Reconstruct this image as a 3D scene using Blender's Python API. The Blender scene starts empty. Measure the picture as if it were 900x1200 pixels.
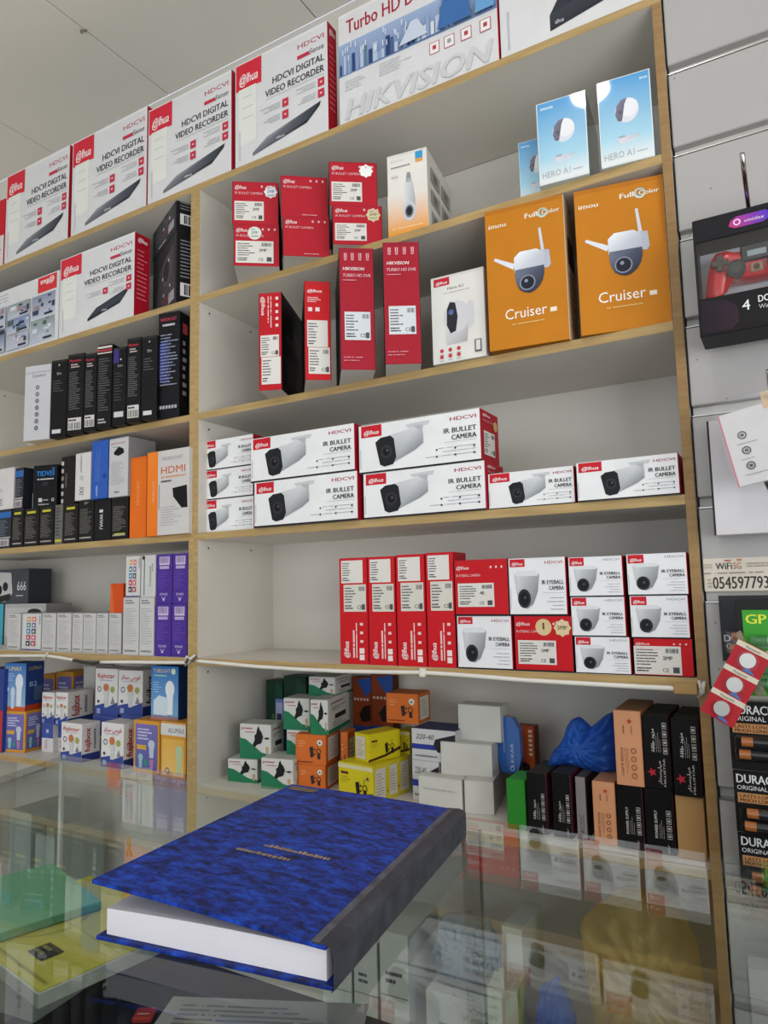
import bpy, bmesh, math, random
from mathutils import Matrix, Vector
C = bpy.context.scene.collection
SC = bpy.context.scene
# ------------------------------------------------------------ camera, light, exposure
cam_d = bpy.data.cameras.new('camera'); cam = bpy.data.objects.new('camera', cam_d); C.objects.link(cam)
cam_d.sensor_fit = 'VERTICAL'; cam_d.sensor_height = 36.0; cam_d.lens = 829.824 / 1200 * 36.0
cam_d.clip_start = 0.02
cam.matrix_world = Matrix(((0.864493, 0.073155, 0.497293, 1.225647),
                           (0.502143, -0.081515, -0.860934, -1.233676),
                           (-0.022445, 0.993984, -0.107203, 1.328092), (0, 0, 0, 1)))
SC.camera = cam
SC.view_settings.view_transform = 'Standard'; SC.view_settings.look = 'None'
SC.view_settings.gamma = 1.0; SC.view_settings.use_curve_mapping = False
SC.view_settings.exposure = 0.0
w = bpy.data.worlds.new('daylight'); SC.world = w; w.use_nodes = True
w.node_tree.nodes['Background'].inputs[0].default_value = (0.80, 0.90, 1.0, 1)
w.node_tree.nodes['Background'].inputs[1].default_value = 0.9

def area(name, loc, rot, sx, sy, power, col):
    l = bpy.data.lights.new(name, 'AREA'); l.shape = 'RECTANGLE'; l.size = sx; l.size_y = sy
    l.energy = power; l.color = col
    o = bpy.data.objects.new(name, l); C.objects.link(o); o.location = loc; o.rotation_euler = rot
    return o
# daylight through the open shop front behind the camera, and round ceiling downlights
area('shop_front_daylight', (0.0, -4.42, 1.45), (math.radians(90), 0, 0), 4.4, 2.5, 22, (0.95, 0.98, 1.0))  #FRONT
area('side_door_daylight', (2.62, -2.2, 1.0), (math.radians(90), 0, math.radians(90)), 2.6, 1.9, 80, (0.95, 0.98, 1.0))  #RIGHT
LAMPS = [(0.95, -1.055), (-0.9, -2.3), (1.9, -2.3)]
for k, (lx, ly) in enumerate(LAMPS):
    o = area('downlight_beam', (lx, ly, 2.946), (0, 0, 0), 0.16, 0.16, 3, (1.0, 0.98, 0.95)); o.data.shape = 'DISK'

# ------------------------------------------------------------ materials
def lin(h):
    if isinstance(h, str):
        c = [int(h[i:i+2], 16) / 255 for i in (0, 2, 4)]
    else: c = h
    return tuple(x / 12.92 if x <= 0.04045 else ((x + 0.055) / 1.055) ** 2.4 for x in c)
MATS = {}
def mat(name, col='cccccc', rough=0.5, metal=0.0, noise=0.06, nscale=18.0, bump=0.0, bscale=200.0, coat=0.0, spec=0.5, attr=False, alpha=None, emit=None):
    if name in MATS: return MATS[name]
    m = bpy.data.materials.new(name); m.use_nodes = True; nt = m.node_tree; b = nt.nodes['Principled BSDF']
    tc = nt.nodes.new('ShaderNodeTexCoord'); nz = nt.nodes.new('ShaderNodeTexNoise')
    nz.inputs['Scale'].default_value = nscale; nz.inputs['Detail'].default_value = 3
    nt.links.new(tc.outputs['Object'], nz.inputs['Vector'])
    mp = nt.nodes.new('ShaderNodeMapRange'); mp.inputs[1].default_value = 0.3; mp.inputs[2].default_value = 0.7
    mp.inputs[3].default_value = 1 - noise; mp.inputs[4].default_value = 1 + noise * 0.4
    nt.links.new(nz.outputs['Fac'], mp.inputs[0])
    mx = nt.nodes.new('ShaderNodeMix'); mx.data_type = 'RGBA'; mx.blend_type = 'MULTIPLY'; mx.inputs[0].default_value = 1
    if attr:
        at = nt.nodes.new('ShaderNodeAttribute'); at.attribute_name = 'Col'
        nt.links.new(at.outputs['Color'], mx.inputs[6])
    else: mx.inputs[6].default_value = (*lin(col), 1)
    nt.links.new(mp.outputs[0], mx.inputs[7]); nt.links.new(mx.outputs[2], b.inputs['Base Color'])
    b.inputs['Roughness'].default_value = rough; b.inputs['Metallic'].default_value = metal
    b.inputs['Coat Weight'].default_value = coat; b.inputs['Coat Roughness'].default_value = 0.08
    b.inputs['Specular IOR Level'].default_value = spec
    if bump:
        n2 = nt.nodes.new('ShaderNodeTexNoise'); n2.inputs['Scale'].default_value = bscale
        nt.links.new(tc.outputs['Object'], n2.inputs['Vector'])
        bp = nt.nodes.new('ShaderNodeBump'); bp.inputs['Strength'].default_value = bump; bp.inputs['Distance'].default_value = 0.002
        nt.links.new(n2.outputs['Fac'], bp.inputs['Height']); nt.links.new(bp.outputs[0], b.inputs['Normal'])
    if emit:
        b.inputs['Emission Color'].default_value = (*lin(col), 1); b.inputs['Emission Strength'].default_value = emit
    MATS[name] = m; return m
def glass(name, tint, ior=1.5, rough=0.0, gl=1.0):
    if name in MATS: return MATS[name]
    m = bpy.data.materials.new(name); m.use_nodes = True; nt = m.node_tree; nt.nodes.clear()
    out = nt.nodes.new('ShaderNodeOutputMaterial'); mix = nt.nodes.new('ShaderNodeMixShader')
    tr = nt.nodes.new('ShaderNodeBsdfTransparent'); tr.inputs[0].default_value = (*tint, 1)
    gs = nt.nodes.new('ShaderNodeBsdfGlossy'); gs.inputs['Roughness'].default_value = rough
    fr = nt.nodes.new('ShaderNodeFresnel'); geo = nt.nodes.new('ShaderNodeNewGeometry')
    mi = nt.nodes.new('ShaderNodeMix'); mi.inputs[2].default_value = ior; mi.inputs[3].default_value = 1 / ior   # the pane is thin: same gloss on its inner face
    nt.links.new(geo.outputs['Backfacing'], mi.inputs[0]); nt.links.new(mi.outputs[0], fr.inputs[0])
    # smudges: faint variation of the gloss
    nz = nt.nodes.new('ShaderNodeTexNoise'); nz.inputs['Scale'].default_value = 6; tc = nt.nodes.new('ShaderNodeTexCoord')
    nt.links.new(tc.outputs['Object'], nz.inputs['Vector'])
    mp = nt.nodes.new('ShaderNodeMapRange'); mp.inputs[3].default_value = rough; mp.inputs[4].default_value = rough + 0.03
    nt.links.new(nz.outputs['Fac'], mp.inputs[0]); nt.links.new(mp.outputs[0], gs.inputs['Roughness'])
    gs.inputs['Color'].default_value = (gl, gl, gl, 1)
    nt.links.new(fr.outputs[0], mix.inputs[0]); nt.links.new(tr.outputs[0], mix.inputs[1]); nt.links.new(gs.outputs[0], mix.inputs[2])
    nt.links.new(mix.outputs[0], out.inputs[0]); MATS[name] = m; return m
def film(name, col, trans, rough=0.25, sss=0.5):
    if name in MATS: return MATS[name]
    m = bpy.data.materials.new(name); m.use_nodes = True; nt = m.node_tree; b = nt.nodes['Principled BSDF']
    b.inputs['Base Color'].default_value = (*lin(col), 1); b.inputs['Roughness'].default_value = rough
    out = [n for n in nt.nodes if n.type == 'OUTPUT_MATERIAL'][0]
    tl = nt.nodes.new('ShaderNodeBsdfTranslucent'); tl.inputs[0].default_value = (*lin(col), 1)
    m1 = nt.nodes.new('ShaderNodeMixShader'); m1.inputs[0].default_value = sss
    tp = nt.nodes.new('ShaderNodeBsdfTransparent'); tp.inputs[0].default_value = (*lin(col), 1)
    m2 = nt.nodes.new('ShaderNodeMixShader')
    nz = nt.nodes.new('ShaderNodeTexNoise'); nz.inputs['Scale'].default_value = 25; tc = nt.nodes.new('ShaderNodeTexCoord')
    nt.links.new(tc.outputs['Object'], nz.inputs['Vector'])
    mp = nt.nodes.new('ShaderNodeMapRange'); mp.inputs[3].default_value = max(0, trans - .1); mp.inputs[4].default_value = trans + .1
    nt.links.new(nz.outputs['Fac'], mp.inputs[0]); nt.links.new(mp.outputs[0], m2.inputs[0])
    nt.links.new(b.outputs[0], m1.inputs[1]); nt.links.new(tl.outputs[0], m1.inputs[2])
    nt.links.new(m1.outputs[0], m2.inputs[1]); nt.links.new(tp.outputs[0], m2.inputs[2]); nt.links.new(m2.outputs[0], out.inputs[0])
    MATS[name] = m; return m
def wood(name, c1, c2, scale=3.0, rough=0.55):
    if name in MATS: return MATS[name]
    m = mat(name, c1, rough, bump=0.15); nt = m.node_tree; b = nt.nodes['Principled BSDF']
    tc = nt.nodes.new('ShaderNodeTexCoord'); mpg = nt.nodes.new('ShaderNodeMapping'); mpg.inputs['Scale'].default_value = (3, 40, 40)
    nz = nt.nodes.new('ShaderNodeTexNoise'); nz.inputs['Scale'].default_value = scale; nz.inputs['Detail'].default_value = 5
    nt.links.new(tc.outputs['Object'], mpg.inputs[0]); nt.links.new(mpg.outputs[0], nz.inputs['Vector'])
    cr = nt.nodes.new('ShaderNodeValToRGB'); cr.color_ramp.elements[0].position = .35; cr.color_ramp.elements[1].position = .65
    cr.color_ramp.elements[0].color = (*lin(c1), 1); cr.color_ramp.elements[1].color = (*lin(c2), 1)
    nt.links.new(nz.outputs['Fac'], cr.inputs[0]); nt.links.new(cr.outputs[0], b.inputs['Base Color']); return m
CARTON = mat('coated_carton', attr=True, rough=0.5, spec=0.22, noise=0.05, bump=0.08, bscale=60)
PRINT = mat('printed_ink', attr=True, rough=0.5, spec=0.22, noise=0.03)
GLOSSY = mat('film_wrapped_carton', attr=True, rough=0.35, noise=0.03, coat=1.0); GLOSSY.node_tree.nodes['Principled BSDF'].inputs['Coat Roughness'].default_value = 0.03
STICKER = mat('label_paper', attr=True, rough=0.5, noise=0.04)

# ------------------------------------------------------------ mesh building
class MB:
    def __init__(s): s.v = []; s.f = []; s.c = []; s.sm = []
    def poly(s, pts, col, cols=None, smooth=False):
        n = len(s.v); s.v += [tuple(p) for p in pts]; s.f.append(tuple(range(n, n + len(pts))))
        s.c.append([lin(c) for c in cols] if cols else [lin(col)] * len(pts)); s.sm.append(smooth)
    def mesh(s, vs, fs, col, smooth=False):
        n = len(s.v); s.v += [tuple(p) for p in vs]; cl = lin(col)
        for f in fs: s.f.append(tuple(n + i for i in f)); s.c.append([cl] * len(f)); s.sm.append(smooth)
    def box(s, a, b, col='ffffff', ch=0.0, cols=None):
        # chamfered cuboid: faces keep their own colour (cols: -x,+x,-y,+y,-z,+z)
        a = Vector(a); b = Vector(b); ch = min(ch, *(0.3 * abs(b[i] - a[i]) for i in range(3)))
        cc = cols or [col] * 6
        def V(ax, sg, p, q):   # corner of the face on axis ax (sg 0/1) with other axes picked by p,q
            o = [0, 0, 0]; oth = [i for i in range(3) if i != ax]
            o[ax] = b[ax] if sg else a[ax]
            for i, t in zip(oth, (p, q)): o[i] = (b[i] - ch) if t else (a[i] + ch)
            return Vector(o)
        fl = lambda L, flip: L[::-1] if flip else L
        for ax in range(3):
            for sg in (0, 1):
                q = [V(ax, sg, 0, 0), V(ax, sg, 1, 0), V(ax, sg, 1, 1), V(ax, sg, 0, 1)]
                flip = (sg == 0) ^ (ax == 1); s.poly(fl(q, flip), cc[ax * 2 + sg])
        if ch > 0:
            cen = (a + b) / 2
            def add(q, c):
                n = (q[1] - q[0]).cross(q[2] - q[0]); m = sum(q, Vector()) / len(q) - cen
                s.poly(q if n.dot(m) > 0 else q[::-1], c)
            for ax in range(3):
                o1, o2 = [i for i in range(3) if i != ax]
                for s1 in (0, 1):
                    for s2 in (0, 1):
                        def W(face_ax, t):
                            o = [0, 0, 0]; o[ax] = (b[ax] - ch) if t else (a[ax] + ch)
                            for i, sg in ((o1, s1), (o2, s2)):
                                o[i] = (b[i] if sg else a[i]) if i == face_ax else ((b[i] - ch) if sg else (a[i] + ch))
                            return Vector(o)
                        add([W(o1, 0), W(o1, 1), W(o2, 1), W(o2, 0)], cc[o1 * 2 + s1])
            for sx in (0, 1):
                for sy in (0, 1):
                    for sz in (0, 1):
                        sg = (sx, sy, sz); t = []
                        for k in range(3):
                            t.append(Vector([(b[i] if sg[i] else a[i]) if i == k else ((b[i] - ch) if sg[i] else (a[i] + ch)) for i in range(3)]))
                        add(t, cc[sx])
    def tube(s, pts, r, col, n=8, cap=True, rr=None):
        pts = [Vector(p) for p in pts]; rings = []
        for i, p in enumerate(pts):
            t = (pts[min(i + 1, len(pts) - 1)] - pts[max(i - 1, 0)]).normalized()
            up = Vector((0, 0, 1)) if abs(t.z) < 0.9 else Vector((1, 0, 0))
            u = t.cross(up).normalized(); v = u.cross(t); R = rr[i] if rr else r
            rings.append([p + (u * math.cos(k * 2 * math.pi / n) + v * math.sin(k * 2 * math.pi / n)) * R for k in range(n)])
        vs = [q for r_ in rings for q in r_]; fs = []
        for i in range(len(pts) - 1):
            for k in range(n): fs.append((i * n + k, (i + 1) * n + k, (i + 1) * n + (k + 1) % n, i * n + (k + 1) % n))
        if cap: fs.append(tuple(range(n))); fs.append(tuple(range(len(vs) - 1, len(vs) - n - 1, -1)))
        s.mesh(vs, fs, col, True)
    def build(s, name, m, parent=None, loc=None, smooth=None):
        me = bpy.data.meshes.new(name); me.from_pydata(s.v, [], s.f)
        ca = me.color_attributes.new('Col', 'FLOAT_COLOR', 'CORNER')
        flat = []
        for cl in s.c:
            for c in cl: flat += [c[0], c[1], c[2], 1.0]
        ca.data.foreach_set('color', flat)
        if any(s.sm): me.polygons.foreach_set('use_smooth', s.sm)
        me.materials.append(m); me.update()
        o = bpy.data.objects.new(name, me); C.objects.link(o)
        if parent: o.parent = parent
        if loc: o.location = loc
        return o
def tag(o, label=None, cat=None, group=None, kind=None):
    if label: o['label'] = label
    if cat: o['category'] = cat
    if group: o['group'] = group
    if kind: o['kind'] = kind
    return o
def empty(name, loc=(0, 0, 0), yaw=0.0, label=None, cat=None, group=None, kind=None):
    o = bpy.data.objects.new(name, None); o.empty_display_size = 0.05; C.objects.link(o)
    o.location = loc; o.rotation_euler = (0, 0, math.radians(yaw)); return tag(o, label, cat, group, kind)

# ------------------------------------------------------------ lettering and flat print
_tc = bpy.data.curves.new('type', 'FONT'); _to = bpy.data.objects.new('type', _tc); C.objects.link(_to); _tc.resolution_u = 2
TXT = {}
def text_geo(s, b=0.0, it=0.0):
    k = (s, b, it)
    if k not in TXT:
        _tc.body = s; _tc.offset = b; _tc.shear = it
        dg = bpy.context.evaluated_depsgraph_get(); dg.update()
        me = bpy.data.meshes.new_from_object(_to.evaluated_get(dg))
        vs = [(v.co.x / 0.7, v.co.y / 0.7) for v in me.vertices]; fs = [tuple(p.vertices) for p in me.polygons]
        up = all(True for _ in fs)
        x0 = min(v[0] for v in vs); x1 = max(v[0] for v in vs); TXT[k] = (vs, fs, x0, x1); bpy.data.meshes.remove(me)
    return TXT[k]
class Face:
    """2-D drawing in fractions of one face of a w x d x h carton"""
    def __init__(s, face, w, d, h, off=0.0):
        s.off = off; s.lay = 0; s.mb = MB(); s.cut = []
        X, Y, Zv = Vector((1, 0, 0)), Vector((0, 1, 0)), Vector((0, 0, 1))
        base = {'front': (Vector((0, 0, 0)), X, Zv, w, h), 'right': (Vector((w, 0, 0)), Y, Zv, d, h),
                'left': (Vector((0, d, 0)), -Y, Zv, d, h), 'top': (Vector((0, 0, h)), X, Y, w, d)}
        nm, _, tw = face.partition('_'); o, u, v, W, H = base[nm]
        if tw == 'up': o, u, v, W, H = o + u * W, v, -u, H, W        # text climbs
        elif tw == 'down': o, u, v, W, H = o + v * H, -v, u, H, W    # text descends
        elif tw == 'over': o, u, v = o + u * W + v * H, -u, -v       # upside down
        s.o, s.u, s.v, s.W, s.H = o, u, v, W, H; s.n = u.cross(v)
    def P(s, x, y): return s.o + s.u * (x * s.W) + s.v * (y * s.H) + s.n * (s.off + 0.00025 + s.lay * 0.00012)
    def R(s, x0, y0, x1, y1, col, col2=None):
        s.cut.append(len(s.mb.f))
        q = [s.P(x0, y0), s.P(x1, y0), s.P(x1, y1), s.P(x0, y1)]
        s.mb.poly(q, col, [col, col, col2, col2] if col2 else None); s.lay += 1; return s
    def G(s, pts, col, cols=None): s.cut.append(len(s.mb.f)); s.mb.poly([s.P(*p) for p in pts], col, cols); s.lay += 1; return s
    def E(s, cx, cy, r, col, n=20, ry=None, a0=0):
        s.cut.append(len(s.mb.f))
        # r in fractions of the width; ry in fractions of the height (default: round)
        ry = ry if ry else r * s.W / s.H
        s.mb.poly([s.P(cx + r * math.cos(a0 + 2 * math.pi * k / n), cy + ry * math.sin(a0 + 2 * math.pi * k / n)) for k in range(n)], col); s.lay += 1; return s
    def ring(s, cx, cy, r, t, col, n=20):
        s.cut.append(len(s.mb.f))
        q = s.W / s.H
        for k in range(n):
            a, b = 2 * math.pi * k / n, 2 * math.pi * (k + 1) / n
            s.mb.poly([s.P(cx + R_ * math.cos(x), cy + R_ * q * math.sin(x)) for R_, x in ((r - t, a), (r, a), (r, b), (r - t, b))], col)
        s.lay += 1; return s
    def star(s, cx, cy, r, col, n=10, k=0.85):
        s.cut.append(len(s.mb.f))
        q = s.W / s.H
        s.mb.poly([s.P(cx + (r if i % 2 == 0 else r * k) * math.cos(math.pi * i / n), cy + (r if i % 2 == 0 else r * k) * q * math.sin(math.pi * i / n)) for i in range(2 * n)], col); s.lay += 1; return s
    def T(s, x, y, h, t, col, a='l', w=None, b=0.0, it=0.0):
        s.cut.append(len(s.mb.f))
        vs, fs, x0, x1 = text_geo(t, 0.0, it); k = h * s.H; kx = k
        if w: kx = w * s.W / (x1 - x0)
        wd = (x1 - x0) * kx / s.W; ox = x - (wd if a == 'r' else wd / 2 if a == 'c' else 0)
        for e in ((-.5, .5) if b > .012 else (0,)):     # bold: struck twice, a hair apart
            s.mb.mesh([s.P(ox + ((v[0] - x0) + e * b * 1.8) * kx / s.W, y + v[1] * k / s.H) for v in vs], fs, col); s.lay += 1
        return s
    def L(s, x0, y0, x1, y1, n, col, seed=1, a='l', fill=0.5, words=3):
        s.cut.append(len(s.mb.f))
        rnd = random.Random(seed); p = (y1 - y0) / n
        for i in range(n):
            yy = y1 - (i + 0.5) * p; ln = (x1 - x0) * rnd.uniform(0.55, 1.0); xs = x1 - ln if a == 'r' else x0
            cuts = sorted(rnd.uniform(0.1, 0.9) for _ in range(words - 1)); edges = [0] + cuts + [1]
            for j in range(words):
                a_, b_ = xs + ln * edges[j], xs + ln * edges[j + 1] - (x1 - x0) * 0.02
                if b_ > a_: s.cut.append(len(s.mb.f)); s.mb.poly([s.P(a_, yy - p * fill / 2), s.P(b_, yy - p * fill / 2), s.P(b_, yy + p * fill / 2), s.P(a_, yy + p * fill / 2)], col)
        s.lay += 1; return s
    def B(s, x0, y0, x1, y1, col='222222', seed=3, n=16):
        s.cut.append(len(s.mb.f))
        rnd = random.Random(seed); x = x0; p = (x1 - x0) / n
        for i in range(n):
            q = rnd.choice((.25, .5, .75)); s.mb.poly([s.P(x0 + i * p, y0), s.P(x0 + (i + q) * p, y0), s.P(x0 + (i + q) * p, y1), s.P(x0 + i * p, y1)], col)
        s.lay += 1; return s
    def build(s, name, parent, m=None):
        # marks that stand well apart become parts of their own
        q = s.mb; n = len(q.f); cl = []
        for u0, u1 in zip(s.cut, s.cut[1:] + [n]):
            if u1 == u0: continue
            pts = [q.v[i] for f in q.f[u0:u1] for i in f]; lo = [min(p[k] for p in pts) for k in range(3)]; hi = [max(p[k] for p in pts) for k in range(3)]
            cl.append([lo, hi, list(range(u0, u1))])
        near = lambda a, b: math.sqrt(sum(max(0, a[0][k] - b[1][k], b[0][k] - a[1][k]) ** 2 for k in range(3))) < .4 * max(math.dist(a[0], a[1]), math.dist(b[0], b[1]))
        again = True
        while again:
            again = False
            for i in range(len(cl)):
                for j in range(i + 1, len(cl)):
                    if near(cl[i], cl[j]):
                        a, b = cl[i], cl.pop(j); a[0] = [min(x, y) for x, y in zip(a[0], b[0])]; a[1] = [max(x, y) for x, y in zip(a[1], b[1])]; a[2] += b[2]; again = True; break
                if again: break
        for lo, hi, idx in cl:
            mb = MB()
            for f in sorted(idx):
                k = len(mb.v); mb.v += [q.v[i] for i in q.f[f]]; mb.f.append(tuple(range(k, k + len(q.f[f])))); mb.c.append(q.c[f]); mb.sm.append(False)
            o = mb.build(name, m or PRINT, parent)
        return o
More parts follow.
